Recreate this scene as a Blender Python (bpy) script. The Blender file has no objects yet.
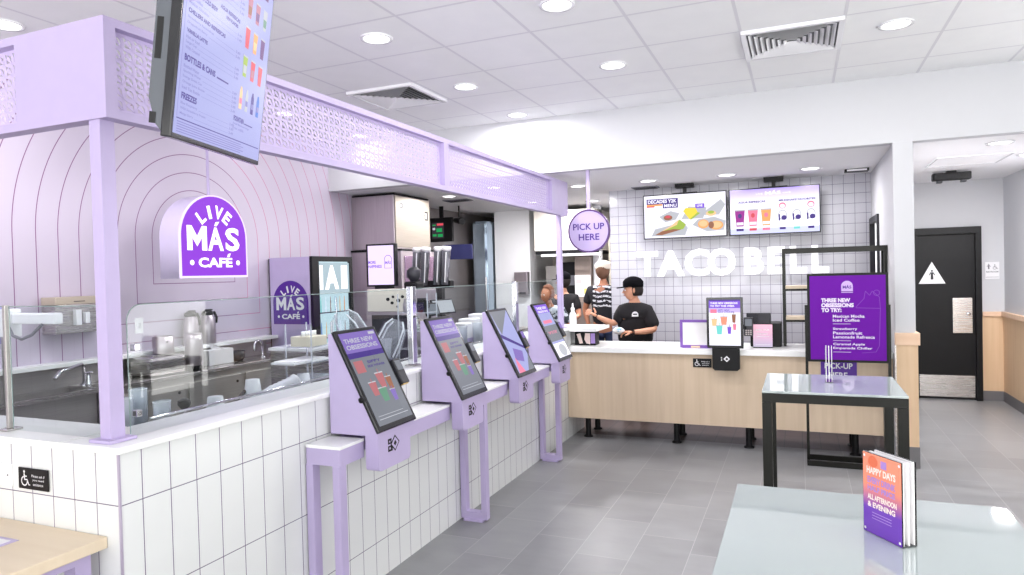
import bpy, bmesh, math, random
from mathutils import Vector, Matrix
random.seed(7)
S = bpy.context.scene
COL = S.collection
V = Vector

# ------------------------------------------------------------------ materials
def new_mat(name):
    m = bpy.data.materials.new(name); m.use_nodes = True
    nt = m.node_tree; nt.nodes.clear()
    out = nt.nodes.new('ShaderNodeOutputMaterial')
    b = nt.nodes.new('ShaderNodeBsdfPrincipled')
    nt.links.new(b.outputs[0], out.inputs[0])
    return m, nt, b
def srgb(c):
    return tuple(((x/255)/12.92 if x/255 <= .04045 else ((x/255+.055)/1.055)**2.4) for x in c) + (1,)
def M_(nt, op, a, b=None, c=None):
    n = nt.nodes.new('ShaderNodeMath'); n.operation = op
    for i, v in enumerate((a, b, c)):
        if v is None: continue
        if isinstance(v, (int, float)): n.inputs[i].default_value = v
        else: nt.links.new(v, n.inputs[i])
    return n.outputs[0]
def mixc(nt, f, a, b):
    n = nt.nodes.new('ShaderNodeMix'); n.data_type = 'RGBA'
    if isinstance(f, (int, float)): n.inputs[0].default_value = f
    else: nt.links.new(f, n.inputs[0])
    for k, v in ((6, a), (7, b)):
        if isinstance(v, tuple): n.inputs[k].default_value = v
        else: nt.links.new(v, n.inputs[k])
    return n.outputs[2]
def noise(nt, scale, vec=None, detail=2):
    n = nt.nodes.new('ShaderNodeTexNoise'); n.inputs['Scale'].default_value = scale
    n.inputs['Detail'].default_value = detail
    if vec is not None: nt.links.new(vec, n.inputs['Vector'])
    return n.outputs[0]
def texc(nt): return nt.nodes.new('ShaderNodeTexCoord').outputs['Object']
def pos(nt):
    g = nt.nodes.new('ShaderNodeNewGeometry'); s = nt.nodes.new('ShaderNodeSeparateXYZ')
    nt.links.new(g.outputs['Position'], s.inputs[0]); return g, s.outputs
def mat(name, rgb, rough=.5, metal=0, var=.04, scale=14, emit=0, ergb=None, trans=0, ior=1.45, coat=0, alpha=1, spec=None):
    m, nt, b = new_mat(name)
    c = srgb(rgb); d = tuple(x*(1-var*2) for x in c[:3])+(1,)
    f = noise(nt, scale, texc(nt))
    nt.links.new(mixc(nt, f, c, d), b.inputs['Base Color'])
    b.inputs['Roughness'].default_value = rough; b.inputs['Metallic'].default_value = metal
    b.inputs['IOR'].default_value = ior; b.inputs['Transmission Weight'].default_value = trans
    b.inputs['Coat Weight'].default_value = coat; b.inputs['Alpha'].default_value = alpha
    if spec is not None: b.inputs['Specular IOR Level'].default_value = spec
    if emit:
        b.inputs['Emission Color'].default_value = srgb(ergb or rgb); b.inputs['Emission Strength'].default_value = emit
    return m
def wood(name, a, b_, axis='Z', scale=1.0, rough=.5):
    m, nt, b = new_mat(name)
    mp = nt.nodes.new('ShaderNodeMapping'); nt.links.new(texc(nt), mp.inputs[0])
    s = {'Z': (22, 22, 1.2), 'X': (1.2, 22, 22), 'Y': (22, 1.2, 22)}[axis]
    mp.inputs['Scale'].default_value = tuple(x*scale for x in s)
    f = noise(nt, 1.0, mp.outputs[0], 4)
    f2 = M_(nt, 'MULTIPLY', M_(nt, 'SUBTRACT', f, .3), 2.2)
    nt.links.new(mixc(nt, f2, srgb(a), srgb(b_)), b.inputs['Base Color'])
    b.inputs['Roughness'].default_value = rough
    return m
def brushed(name, rgb, rough=.28, axis=(1, 1, 40)):
    m, nt, b = new_mat(name)
    mp = nt.nodes.new('ShaderNodeMapping'); nt.links.new(texc(nt), mp.inputs[0]); mp.inputs['Scale'].default_value = axis
    f = noise(nt, 3, mp.outputs[0], 3)
    c = srgb(rgb); nt.links.new(mixc(nt, f, c, tuple(x*.8 for x in c[:3])+(1,)), b.inputs['Base Color'])
    b.inputs['Metallic'].default_value = .9
    nt.links.new(M_(nt, 'ADD', M_(nt, 'MULTIPLY', f, .2), rough-.08), b.inputs['Roughness'])
    return m
def line_mask(nt, v, off, period, w):
    d = M_(nt, 'PINGPONG', M_(nt, 'SUBTRACT', v, off), period/2)
    return M_(nt, 'LESS_THAN', d, w/2)
def tile_mat(name, base, line, ax, pitch, offs, w, rough=.18):
    """ax 'side': columns along Y on +-X faces, along X on +-Y faces. pitch=(px,py,pz)"""
    m, nt, b = new_mat(name)
    g, p = pos(nt)
    sn = nt.nodes.new('ShaderNodeSeparateXYZ'); nt.links.new(g.outputs['True Normal'], sn.inputs[0])
    nx = M_(nt, 'ABSOLUTE', sn.outputs[0]); ny = M_(nt, 'ABSOLUTE', sn.outputs[1])
    mx = M_(nt, 'MULTIPLY', line_mask(nt, p[0], offs[0], pitch[0], w), M_(nt, 'GREATER_THAN', ny, .5))
    my = M_(nt, 'MULTIPLY', line_mask(nt, p[1], offs[1], pitch[1], w), M_(nt, 'GREATER_THAN', nx, .5))
    mz = line_mask(nt, p[2], offs[2], pitch[2], w)
    k = M_(nt, 'MAXIMUM', M_(nt, 'MAXIMUM', mx, my), mz)
    f = noise(nt, 5)
    bc = srgb(base)
    nt.links.new(mixc(nt, k, mixc(nt, f, bc, tuple(x*.94 for x in bc[:3])+(1,)), srgb(line)), b.inputs['Base Color'])
    nt.links.new(M_(nt, 'ADD', M_(nt, 'MULTIPLY', k, .5), rough), b.inputs['Roughness'])
    bp = nt.nodes.new('ShaderNodeBump'); bp.inputs['Strength'].default_value = .3; bp.inputs['Distance'].default_value = .002
    nt.links.new(M_(nt, 'SUBTRACT', 1, k), bp.inputs['Height']); nt.links.new(bp.outputs[0], b.inputs['Normal'])
    return m
def glass_mat(name, tint=(238, 246, 246), refl=1.0, thru=.9):
    m, nt, b = new_mat(name); nt.nodes.remove(b)
    out = [n for n in nt.nodes if n.type == 'OUTPUT_MATERIAL'][0]
    tr = nt.nodes.new('ShaderNodeBsdfTransparent'); gl = nt.nodes.new('ShaderNodeBsdfGlossy')
    fr = nt.nodes.new('ShaderNodeFresnel'); fr.inputs[0].default_value = 1.45
    mx = nt.nodes.new('ShaderNodeMixShader')
    t = srgb(tint); nt.links.new(mixc(nt, noise(nt, 3), t, tuple(x*.97 for x in t[:3])+(1,)), tr.inputs[0])
    gl.inputs['Roughness'].default_value = .02
    nt.links.new(M_(nt, 'MINIMUM', M_(nt, 'ADD', M_(nt, 'MULTIPLY', fr.outputs[0], refl), 0.0), 1.0), mx.inputs[0])
    nt.links.new(tr.outputs[0], mx.inputs[1]); nt.links.new(gl.outputs[0], mx.inputs[2]); nt.links.new(mx.outputs[0], out.inputs[0])
    return m

LILAC = mat('lilac_paint', (183, 170, 207), .42)
LILAC2 = mat('lilac_paint_soft', (194, 180, 218), .5)
WHITE = mat('white_paint', (204, 205, 209), .6, var=.01)
WHITEG = mat('white_gloss', (240, 240, 243), .2, var=.01)
SOLID = mat('solid_white_top', (240, 241, 240), .25, var=.01)
BLACK = mat('black_satin', (15, 15, 18), .45, spec=.3)
BLACKM = mat('black_metal', (14, 14, 9), .35, metal=.3)
DARK = mat('dark_plastic', (38, 38, 46), .4)
GREYP = mat('grey_plastic', (120, 120, 128), .5)
BEZEL = mat('screen_bezel', (18, 18, 24), .18)
TVGREY = mat('tv_casing', (72, 76, 84), .45)
STEEL = brushed('stainless_steel', (205, 200, 198), .25)
STEELD = brushed('stainless_dark', (190, 187, 183), .42)
STEELP = brushed('stainless_worn', (190, 180, 186), .34, (40, 40, 1))
CHROME = mat('chrome', (220, 220, 225), .08, metal=1)
WOODC = wood('light_oak_laminate', (206, 186, 162), (194, 173, 148), 'Z')
WOODT = wood('light_oak_top', (224, 208, 184), (214, 196, 170), 'X', .6)
WOODH = wood('hall_oak_wainscot', (222, 192, 158), (212, 180, 144), 'Z')
WOODCAP = wood('oak_cap', (232, 200, 172), (224, 188, 158), 'X')
GLASS = glass_mat('clear_glass')
GLASSE = mat('glass_edge', (150, 170, 168), .15, trans=.3)
ACRYL = glass_mat('clear_acrylic', (246, 247, 250), 1.6)
CUPM = mat('clear_plastic_cup', (225, 230, 240), .12, alpha=.42)
PAPER = mat('white_paper', (238, 236, 238), .7)
PURPLE = mat('deep_purple', (104, 16, 156), .6, spec=.2)
PURPLET = mat('purple_ink', (84, 36, 150), .5)
RUBBER = mat('rubber', (28, 28, 30), .8)
TABLEGL = mat('glossy_glass_top', (180, 191, 191), .025, ior=2.7, var=.01)
SKIN = mat('skin', (208, 152, 124), .5, scale=40)
SKIN2 = mat('skin_tan', (168, 112, 84), .5, scale=40)
TSHIRT = mat('black_cotton', (24, 22, 26), .9)
HAIRM = mat('dark_hair', (34, 26, 24), .7)
HAIRG = mat('fair_hair', (206, 186, 168), .7)
JEANS = mat('blue_denim', (44, 56, 86), .9)
BASEG = mat('grey_base_tile', (112, 110, 112), .4)
BROWNCASE = mat('warm_grey', (188, 176, 160), .5)
KWALL = mat('kitchen_warm_wall', (222, 214, 204), .6)
KGREY = mat('kitchen_grey_panel', (128, 122, 122), .4, metal=.4)
def em(name, rgb, s): 
    m, nt, b = new_mat(name)
    b.inputs['Base Color'].default_value = (.01, .01, .01, 1); b.inputs['Roughness'].default_value = .25; b.inputs['Specular IOR Level'].default_value = .12
    c = srgb(rgb); nt.links.new(mixc(nt, noise(nt, 2), c, tuple(x*.95 for x in c[:3])+(1,)), b.inputs['Emission Color'])
    b.inputs['Emission Strength'].default_value = s
    return m
def grad(name, c0, c1, axis, a, b_, s):
    """two-colour picture on a lit screen, along a world axis"""
    m, nt, b = new_mat(name); g, p = pos(nt)
    f = M_(nt, 'DIVIDE', M_(nt, 'SUBTRACT', p[axis], a), b_-a)
    n = nt.nodes.new('ShaderNodeClamp'); nt.links.new(f, n.inputs[0])
    b.inputs['Base Color'].default_value = (.01, .01, .01, 1); b.inputs['Roughness'].default_value = .15
    nt.links.new(mixc(nt, n.outputs[0], srgb(c0), srgb(c1)), b.inputs['Emission Color'])
    b.inputs['Emission Strength'].default_value = s
    return m
E_WHITE = em('lit_white', (235, 232, 250), 1.0)
E_PALE = em('lit_pale_blue', (168, 172, 226), .72)
E_PURP = em('lit_purple', (118, 78, 200), .95)
E_DPUR = em('lit_dark_purple', (64, 40, 130), .8)
E_PINK = em('lit_pink', (226, 120, 150), .9)
E_RED = em('lit_red', (206, 70, 84), .9)
E_ORANGE = em('lit_orange', (236, 160, 96), .9)
E_YELL = em('lit_yellow', (238, 206, 60), .9)
E_GREEN = em('lit_green', (96, 176, 130), .8)
E_LIME = em('lit_lime', (160, 186, 70), .8)
E_TEAL = em('lit_teal', (110, 206, 200), .9)
E_GREY = em('lit_grey', (176, 178, 186), .9)
E_DIM = em('dim_screen_grey', (120, 124, 134), .75)
E_DIMP = em('dim_screen_purple', (122, 100, 176), .85)
E_DIMR = em('dim_red', (176, 104, 110), .8)
E_DIMG = em('dim_green', (98, 148, 122), .75)
E_BROWN = em('lit_brown', (150, 96, 70), .8)
E_BLUE = em('lit_blue', (60, 110, 200), .8)
E_TAN = em('lit_tan', (232, 190, 140), .9)
SIGNP = em('sign_purple', (152, 66, 228), .74)
SIGNW = em('sign_white', (255, 250, 255), 1.25)
LETTW = em('letter_white', (255, 252, 255), 1.2)
LAMP = em('lamp_disc', (255, 252, 250), 4.0)

# structure materials
CTILE = tile_mat('white_stacked_tile', (226, 228, 228), (104, 94, 120), 'side', (.1135, .1165, .342), (-2.134, 1.687, .203), .0036)
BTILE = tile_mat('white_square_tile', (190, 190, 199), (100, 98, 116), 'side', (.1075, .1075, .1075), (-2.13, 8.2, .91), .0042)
def ceiling_mat():
    m, nt, b = new_mat('ceiling_grid_tile'); g, p = pos(nt)
    k = M_(nt, 'MAXIMUM', line_mask(nt, p[0], -.325, .605, .02), line_mask(nt, p[1], 5.862, .605, .02))
    f = noise(nt, 60, detail=3); f2 = noise(nt, 1.1)
    c = mixc(nt, f, srgb((249, 250, 250)), srgb((242, 243, 244)))
    nt.links.new(mixc(nt, k, c, srgb((226, 226, 230))), b.inputs['Base Color']); b.inputs['Roughness'].default_value = .85
    bp = nt.nodes.new('ShaderNodeBump'); bp.inputs['Strength'].default_value = .5; bp.inputs['Distance'].default_value = .004
    nt.links.new(k, bp.inputs['Height']); nt.links.new(bp.outputs[0], b.inputs['Normal'])
    return m
def floor_mat():
    m, nt, b = new_mat('grey_plank_tile'); g, p = pos(nt)
    u = M_(nt, 'DIVIDE', M_(nt, 'ADD', p[0], 4.97), .3115); kx = M_(nt, 'FLOOR', u)
    off = M_(nt, 'MULTIPLY', M_(nt, 'MODULO', kx, 3), .2033)
    y = M_(nt, 'ADD', M_(nt, 'ADD', p[1], 20), off); ky = M_(nt, 'FLOOR', M_(nt, 'DIVIDE', y, .61))
    k = M_(nt, 'MAXIMUM', line_mask(nt, p[0], -4.97, .3115, .004), line_mask(nt, y, 0, .61, .004))
    w = nt.nodes.new('ShaderNodeTexWhiteNoise'); w.noise_dimensions = '2D'
    cb = nt.nodes.new('ShaderNodeCombineXYZ'); nt.links.new(kx, cb.inputs[0]); nt.links.new(ky, cb.inputs[1]); nt.links.new(cb.outputs[0], w.inputs['Vector'])
    mp = nt.nodes.new('ShaderNodeMapping'); nt.links.new(g.outputs['Position'], mp.inputs[0]); mp.inputs['Scale'].default_value = (2.2, 4.5, 1)
    f = noise(nt, 1.6, mp.outputs[0], 5)
    t = M_(nt, 'ADD', M_(nt, 'MULTIPLY', w.outputs[0], .35), M_(nt, 'MULTIPLY', f, .75))
    c = mixc(nt, t, srgb((108, 109, 111)), srgb((146, 147, 149)))
    nt.links.new(mixc(nt, k, c, srgb((158, 156, 160))), b.inputs['Base Color'])
    nt.links.new(M_(nt, 'ADD', M_(nt, 'MULTIPLY', f, .2), .26), b.inputs['Roughness'])
    bp = nt.nodes.new('ShaderNodeBump'); bp.inputs['Strength'].default_value = .12; bp.inputs['Distance'].default_value = .01
    nt.links.new(f, bp.inputs['Height']); nt.links.new(bp.outputs[0], b.inputs['Normal'])
    return m
def quarry_mat():
    m, nt, b = new_mat('brown_quarry_tile'); g, p = pos(nt)
    k = M_(nt, 'MAXIMUM', line_mask(nt, p[0], 0, .155, .008), line_mask(nt, p[1], 6.67, .155, .008))
    f = noise(nt, 6, detail=3)
    nt.links.new(mixc(nt, k, mixc(nt, f, srgb((92, 76, 72)), srgb((74, 66, 64))), srgb((50, 46, 48))), b.inputs['Base Color'])
    b.inputs['Roughness'].default_value = .35
    return m
def arch_mat():
    """lilac wall with concentric arch outlines (lines routed around the sign)"""
    m, nt, b = new_mat('lilac_wall_arch_lines'); g, p = pos(nt)
    yc, zc, r, zb, s = 4.44, 2.0, .435, 1.635, .1535
    dy = M_(nt, 'SUBTRACT', p[1], yc); dz = M_(nt, 'SUBTRACT', p[2], zc)
    rad = M_(nt, 'SUBTRACT', M_(nt, 'SQRT', M_(nt, 'ADD', M_(nt, 'MULTIPLY', dy, dy), M_(nt, 'MULTIPLY', dz, dz))), r)
    low = M_(nt, 'MAXIMUM', M_(nt, 'SUBTRACT', M_(nt, 'ABSOLUTE', dy), r), M_(nt, 'SUBTRACT', zb, p[2]))
    up = M_(nt, 'GREATER_THAN', dz, 0)
    d = M_(nt, 'ADD', M_(nt, 'MULTIPLY', up, rad), M_(nt, 'MULTIPLY', M_(nt, 'SUBTRACT', 1, up), low))
    k = M_(nt, 'MULTIPLY', line_mask(nt, d, 0, s, .0065), M_(nt, 'GREATER_THAN', d, -.02))
    f = noise(nt, 2)
    lc = mixc(nt, M_(nt, 'GREATER_THAN', p[1], 4.9), srgb((128, 88, 128)), srgb((190, 112, 152)))
    nt.links.new(mixc(nt, k, mixc(nt, f, srgb((199, 190, 206)), srgb((193, 183, 201))), lc), b.inputs['Base Color'])
    b.inputs['Roughness'].default_value = .45
    return m
CEIL = ceiling_mat(); FLOOR = floor_mat(); QUARRY = quarry_mat(); ARCH = arch_mat()
DROPC = mat('smooth_ceiling_paint', (242, 242, 244), .7, var=.01)

# ------------------------------------------------------------------ mesh builder
_tc = {}
def text_geo(s, font_off=0.0, extrude=0.0):
    key = (s, font_off, extrude)
    if key in _tc: return _tc[key]
    c = bpy.data.curves.new('t', 'FONT'); c.body = s; c.size = 1; c.offset = font_off; c.extrude = extrude; c.resolution_u = 3
    c.align_x = 'LEFT'
    o = bpy.data.objects.new('t', c); COL.objects.link(o)
    dg = bpy.context.evaluated_depsgraph_get(); dg.update()
    me = bpy.data.meshes.new_from_object(o.evaluated_get(dg))
    vs = [v.co.copy() for v in me.vertices]; fs = [tuple(p.vertices) for p in me.polygons]
    bpy.data.objects.remove(o); bpy.data.curves.remove(c); bpy.data.meshes.remove(me)
    if vs:
        x0 = min(v.x for v in vs); x1 = max(v.x for v in vs); y0 = min(v.y for v in vs); y1 = max(v.y for v in vs)
        vs = [V(((v.x-x0)/max(1e-6, x1-x0), (v.y-y0)/max(1e-6, y1-y0), v.z)) for v in vs]
    _tc[key] = (vs, fs); return _tc[key]
class Fr:
    """a flat frame in space: origin, right, up; n points out of the face"""
    def __init__(s, O, u, v): s.O = V(O); s.u = V(u).normalized(); s.v = V(v).normalized(); s.n = s.u.cross(s.v).normalized()
    def p(s, a, b, c=0): return s.O+s.u*a+s.v*b+s.n*c
    def sub(s, a, b, c=0): return Fr(s.p(a, b, c), s.u, s.v)
class MB:
    def __init__(s): s.v = []; s.f = []; s.m = []; s.sm = []; s.T = None
    def add(s, vs, fs, m=None, smooth=False):
        o = len(s.v)
        s.v += [(s.T @ V(v)) if s.T else V(v) for v in vs]
        for f in fs: s.f.append(tuple(i+o for i in f)); s.m.append(m); s.sm.append(smooth)
        return s
    def box(s, x0, x1, y0, y1, z0, z1, m=None, bev=0):
        if x0 > x1: x0, x1 = x1, x0
        if y0 > y1: y0, y1 = y1, y0
        if z0 > z1: z0, z1 = z1, z0
        if bev:
            bm = bmesh.new(); bmesh.ops.create_cube(bm, size=1)
            for v in bm.verts: v.co = V(((x0+x1)/2+v.co.x*(x1-x0), (y0+y1)/2+v.co.y*(y1-y0), (z0+z1)/2+v.co.z*(z1-z0)))
            b = min(bev, .45*min(x1-x0, y1-y0, z1-z0))
            bmesh.ops.bevel(bm, geom=bm.edges[:], offset=b, segments=2, affect='EDGES', profile=.6)
            bm.verts.index_update(); s.add([v.co.copy() for v in bm.verts], [tuple(v.index for v in f.verts) for f in bm.faces], m); bm.free(); return s
        vs = [(x, y, z) for x in (x0, x1) for y in (y0, y1) for z in (z0, z1)]
        return s.add(vs, [(0, 1, 3, 2), (4, 6, 7, 5), (0, 4, 5, 1), (2, 3, 7, 6), (0, 2, 6, 4), (1, 5, 7, 3)], m)
    def obox(s, F, a0, a1, b0, b1, c0, c1, m=None, bev=0):
        t = MB().box(a0, a1, b0, b1, c0, c1, m, bev)
        return s.add([F.p(*v) for v in t.v], t.f, m)
    def poly(s, F, pts, c0=0, c1=None, m=None, smooth=False):
        n = len(pts)
        if c1 is None: return s.add([F.p(a, b, c0) for a, b in pts], [tuple(range(n))], m)
        vs = [F.p(a, b, c0) for a, b in pts]+[F.p(a, b, c1) for a, b in pts]
        s.add(vs, [tuple(range(n))[::-1], tuple(range(n, 2*n))], m)
        return s.add(vs, [(i, (i+1) % n, n+(i+1) % n, n+i) for i in range(n)], m, smooth)
    def rect(s, F, a0, a1, b0, b1, c=0, m=None): return s.poly(F, [(a0, b0), (a1, b0), (a1, b1), (a0, b1)], c, None, m)
    def ell(s, F, a, b, ra, rb, c=0, m=None, n=20, c1=None): return s.poly(F, [(a+ra*math.cos(2*math.pi*i/n), b+rb*math.sin(2*math.pi*i/n)) for i in range(n)], c, c1, m)
    def text(s, F, t, a, b, w, h, c=0, m=None, off=0.0, ext=0.0):
        vs, fs = text_geo(t, off, .5 if ext else 0)
        return s.add([F.p(a+v.x*w, b+v.y*h, c+(v.z+.5)*ext if ext else c) for v in vs], fs, m)
    def tube(s, pts, r, n=10, m=None, caps=True, smooth=True):
        pts = [V(p) for p in pts]; rs = r if isinstance(r, (list, tuple)) else [r]*len(pts)
        vs = []; fs = []; up = None
        for i, p in enumerate(pts):
            d = (pts[min(i+1, len(pts)-1)]-pts[max(i-1, 0)]).normalized()
            if up is None: up = V((0, 0, 1)) if abs(d.z) < .9 else V((1, 0, 0))
            x = d.cross(up).normalized(); up = x.cross(d).normalized()
            for k in range(n):
                a = 2*math.pi*k/n; vs.append(p+(x*math.cos(a)+up*math.sin(a))*rs[i])
        for i in range(len(pts)-1):
            for k in range(n): fs.append((i*n+k, i*n+(k+1) % n, (i+1)*n+(k+1) % n, (i+1)*n+k))
        s.add(vs, fs, m, smooth)
        if caps: s.add(vs, [tuple(range(n))[::-1], tuple(range((len(pts)-1)*n, len(pts)*n))], m)
        return s
    def lathe(s, c, prof, n=24, m=None, axis=None, smooth=True):
        c = V(c); ax = V(axis or (0, 0, 1)).normalized(); x = ax.orthogonal().normalized(); y = ax.cross(x)
        vs = []; fs = []
        for r, z in prof:
            for k in range(n): a = 2*math.pi*k/n; vs.append(c+ax*z+(x*math.cos(a)+y*math.sin(a))*max(r, 1e-5))
        for i in range(len(prof)-1):
            for k in range(n): fs.append((i*n+k, i*n+(k+1) % n, (i+1)*n+(k+1) % n, (i+1)*n+k))
        return s.add(vs, fs, m, smooth)
    def blob(s, c, r, m=None, nu=16, nv=10, fn=None):
        vs = []; fs = []
        for i in range(nv+1):
            t = math.pi*i/nv
            for k in range(nu):
                a = 2*math.pi*k/nu; d = V((math.sin(t)*math.cos(a), math.sin(t)*math.sin(a), math.cos(t)))
                if fn: d = fn(d)
                vs.append(V(c)+V((d.x*r[0], d.y*r[1], d.z*r[2])))
        for i in range(nv):
            for k in range(nu): fs.append((i*nu+k, (i+1)*nu+k, (i+1)*nu+(k+1) % nu, i*nu+(k+1) % nu))
        return s.add(vs, fs, m, True)
    def build(s, name, material=None, parent=None, **props):
        inv = parent.matrix_basis.inverted() if parent is not None and parent.parent is None else None
        if parent is not None and parent.parent is not None: inv = parent.parent.matrix_basis.inverted()
        me = bpy.data.meshes.new(name)
        me.from_pydata([(inv @ v) if inv else v for v in s.v], [], s.f)
        mats = []
        for i, p in enumerate(me.polygons):
            mm = s.m[i] or material
            if mm not in mats: mats.append(mm); me.materials.append(mm)
            p.material_index = mats.index(mm); p.use_smooth = s.sm[i]
        me.update(); bm = bmesh.new(); bm.from_mesh(me); bmesh.ops.recalc_face_normals(bm, faces=[f for f in bm.faces])
        bm.to_mesh(me); bm.free()
        o = bpy.data.objects.new(name, me); COL.objects.link(o)
        if parent is not None: o.parent = parent
        for k, v in props.items(): o[k] = v
        return o
def thing(name, label, cat, loc, group=None):
    o = bpy.data.objects.new(name, None); COL.objects.link(o); o.location = loc; o.empty_display_size = .1
    o.matrix_basis = Matrix.Translation(V(loc))
    o['label'] = label; o['category'] = cat
    if group: o['group'] = group
    return o
def tag(o, label, cat, group=None, kind=None):
    o['label'] = label; o['category'] = cat
    if group: o['group'] = group
    if kind: o['kind'] = kind
    return o
def dup(root, loc, label, group=None, rz=None):
    r = root.copy(); COL.objects.link(r); r.location = loc; r['label'] = label
    if rz is not None: r.rotation_euler = (0, 0, rz)
    if group: r['group'] = group
    for ch in list(root.children):
        c = ch.copy(); COL.objects.link(c); c.parent = r
        for g in list(ch.children):
            d = g.copy(); COL.objects.link(d); d.parent = c
    return r
def struct(name, mb, m):
    o = mb.build(name, m); o['kind'] = 'structure'; return o
FX = lambda x, y, z: Fr((x, y, z), (0, 1, 0), (0, 0, 1))      # faces +X, right = +Y
FY = lambda x, y, z: Fr((x, y, z), (1, 0, 0), (0, 0, 1))      # faces -Y, right = +X
FZ = lambda x, y, z: Fr((x, y, z), (1, 0, 0), (0, 1, 0))      # faces up
FD = lambda x, y, z: Fr((x, y, z), (1, 0, 0), (0, -1, 0))     # faces down
def arch_pts(w, h, n=14):
    r = w/2; pts = [(-r, 0), (r, 0)]
    for i in range(n+1): a = math.pi*i/n; pts.append((r*math.cos(a), h-r+r*math.sin(a)))
    return pts

# ------------------------------------------------------------------ room shell
ZC = 3.157; ZD = 2.62; YB = 6.30
XL = -4.85; XRm = 4.2; YF = -4.2; YK = 10.9
struct('floor', MB().box(XL-.1, XRm+.1, YF-.1, 6.67, -.1, 0).box(.86, XRm+.1, 6.67, 9.7, -.1, 0), FLOOR)
struct('floor_kitchen', MB().box(XL-.1, .86, 6.67, YK+.1, -.1, 0), QUARRY)
struct('ceiling', MB().box(XL-.1, XRm+.1, YF-.1, YB+.02, ZC, ZC+.1), CEIL)
struct('ceiling_dropped', MB().box(XL-.1, XRm+.1, YB+.12, YK+.1, ZD, ZD+.1), DROPC)
struct('wall_soffit', MB().box(XL-.1, XRm+.1, YB, YB+.12, ZD, ZC), WHITE)
struct('wall_left', MB().box(XL-.1, XL, YF-.1, 7.72, 0, ZC), ARCH)
struct('wall_left_kitchen', MB().box(XL-.1, XL, 7.72, YK+.1, 0, ZC), KGREY)
struct('wall_kitchen', MB().box(XL-.1, -2.02, YK, YK+.1, 0, ZD), KWALL)
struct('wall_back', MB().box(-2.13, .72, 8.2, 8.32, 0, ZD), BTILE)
struct('wall_back_return', MB().box(-2.13, -2.02, 8.32, YK, 0, ZD), WHITE)
# side wall of the serving area with a doorway (door_2)
struct('wall_side', MB().box(.712, .86, 6.36, 7.42, 0, ZD).box(.712, .86, 7.42, 8.2, 2.1, ZD).box(.80, .86, 7.42, 8.2, 0, 2.1), WHITE)
struct('wall_column', MB().box(.705, .845, 6.285, 6.42, .0, ZD, bev=.003), WHITE)
co = struct('wall_column_wainscot', MB().box(.704, .862, 6.268, 6.286, .17, .99).box(.846, .862, 6.286, 6.9, .17, .99), WOODH)
struct('trim_column', MB().box(.700, .876, 6.255, 6.30, .99, 1.088, bev=.003).box(.846, .8755, 6.301, 6.95, .99, 1.0875), WOODCAP)
struct('baseboard_column', MB().box(.702, .866, 6.264, 6.287, 0, .172).box(.846, .8655, 6.2875, 6.95, 0, .1715), BASEG)
struct('trim_corner_guard', MB().box(.700, .708, 6.262, 6.30, .0, .99), STEEL)
# corridor on the right
struct('wall_hall_end', MB().box(.86, 1.27, 9.62, 9.75, 0, ZD).box(1.97, 4.3, 9.62, 9.75, 0, ZD).box(1.27, 1.97, 9.62, 9.75, 2.06, ZD), WHITE)
struct('wall_hall_left', MB().box(.78, .86, 8.2, 9.75, 0, ZD), WHITE)
struct('wall_hall_right', MB().box(2.21, 2.33, 6.32, 9.62, 0, ZD), WHITE)
struct('wall_hall_wainscot', MB().box(1.985, 2.2, 9.60, 9.62, .118, 1.0).box(2.19, 2.21, 6.32, 9.62, .118, 1.0), WOODH)
struct('trim_hall', MB().box(1.985, 2.21, 9.575, 9.62, 1.0, 1.055, bev=.003).box(2.165, 2.21, 6.32, 9.6, 1.0, 1.055, bev=.003), WOODCAP)
struct('baseboard_hall', MB().box(1.985, 2.2, 9.595, 9.62, 0, .118).box(2.185, 2.21, 6.32, 9.62, 0, .118), BASEG)
struct('wall_right', MB().box(XRm, XRm+.1, 1.9, YB+.1, 0, ZC).box(XRm, XRm+.1, YF-.1, 1.9, 0, .5).box(XRm, XRm+.1, YF-.1, 1.9, 2.7, ZC), WHITE)
struct('wall_front', MB().box(XL-.1, XRm+.1, YF-.1, YF, 0, .4).box(XL-.1, XRm+.1, YF-.1, YF, 2.75, ZC).box(XL-.1, XL+.6, YF-.1, YF, .4, 2.75), WHITE)
wn = MB()
for x in (-3.0, -1.2, .6, 2.4): wn.box(x-.035, x+.035, YF-.06, YF, .4, 2.75)
struct('window_1', wn.box(XL+.6, XRm, YF-.06, YF, .4, .46).box(XL+.6, XRm, YF-.06, YF, 2.69, 2.75), BLACKM)
wn = MB()
for y in (-2.3, -.3): wn.box(XRm, XRm+.06, y-.035, y+.035, .5, 2.7)
struct('window_2', wn.box(XRm, XRm+.06, YF, 1.9, .5, .56).box(XRm, XRm+.06, YF, 1.9, 2.64, 2.7), BLACKM)
# white ledge under the arch wall, with the stainless splash below
struct('trim_ledge', MB().box(XL, XL+.13, YF, 5.28, 1.072, 1.104, bev=.004), SOLID)
# kitchen pier
struct('wall_kitchen_pier', MB().box(-4.42, -3.83, 9.85, YK, 0, ZD), WHITEG)

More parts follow.
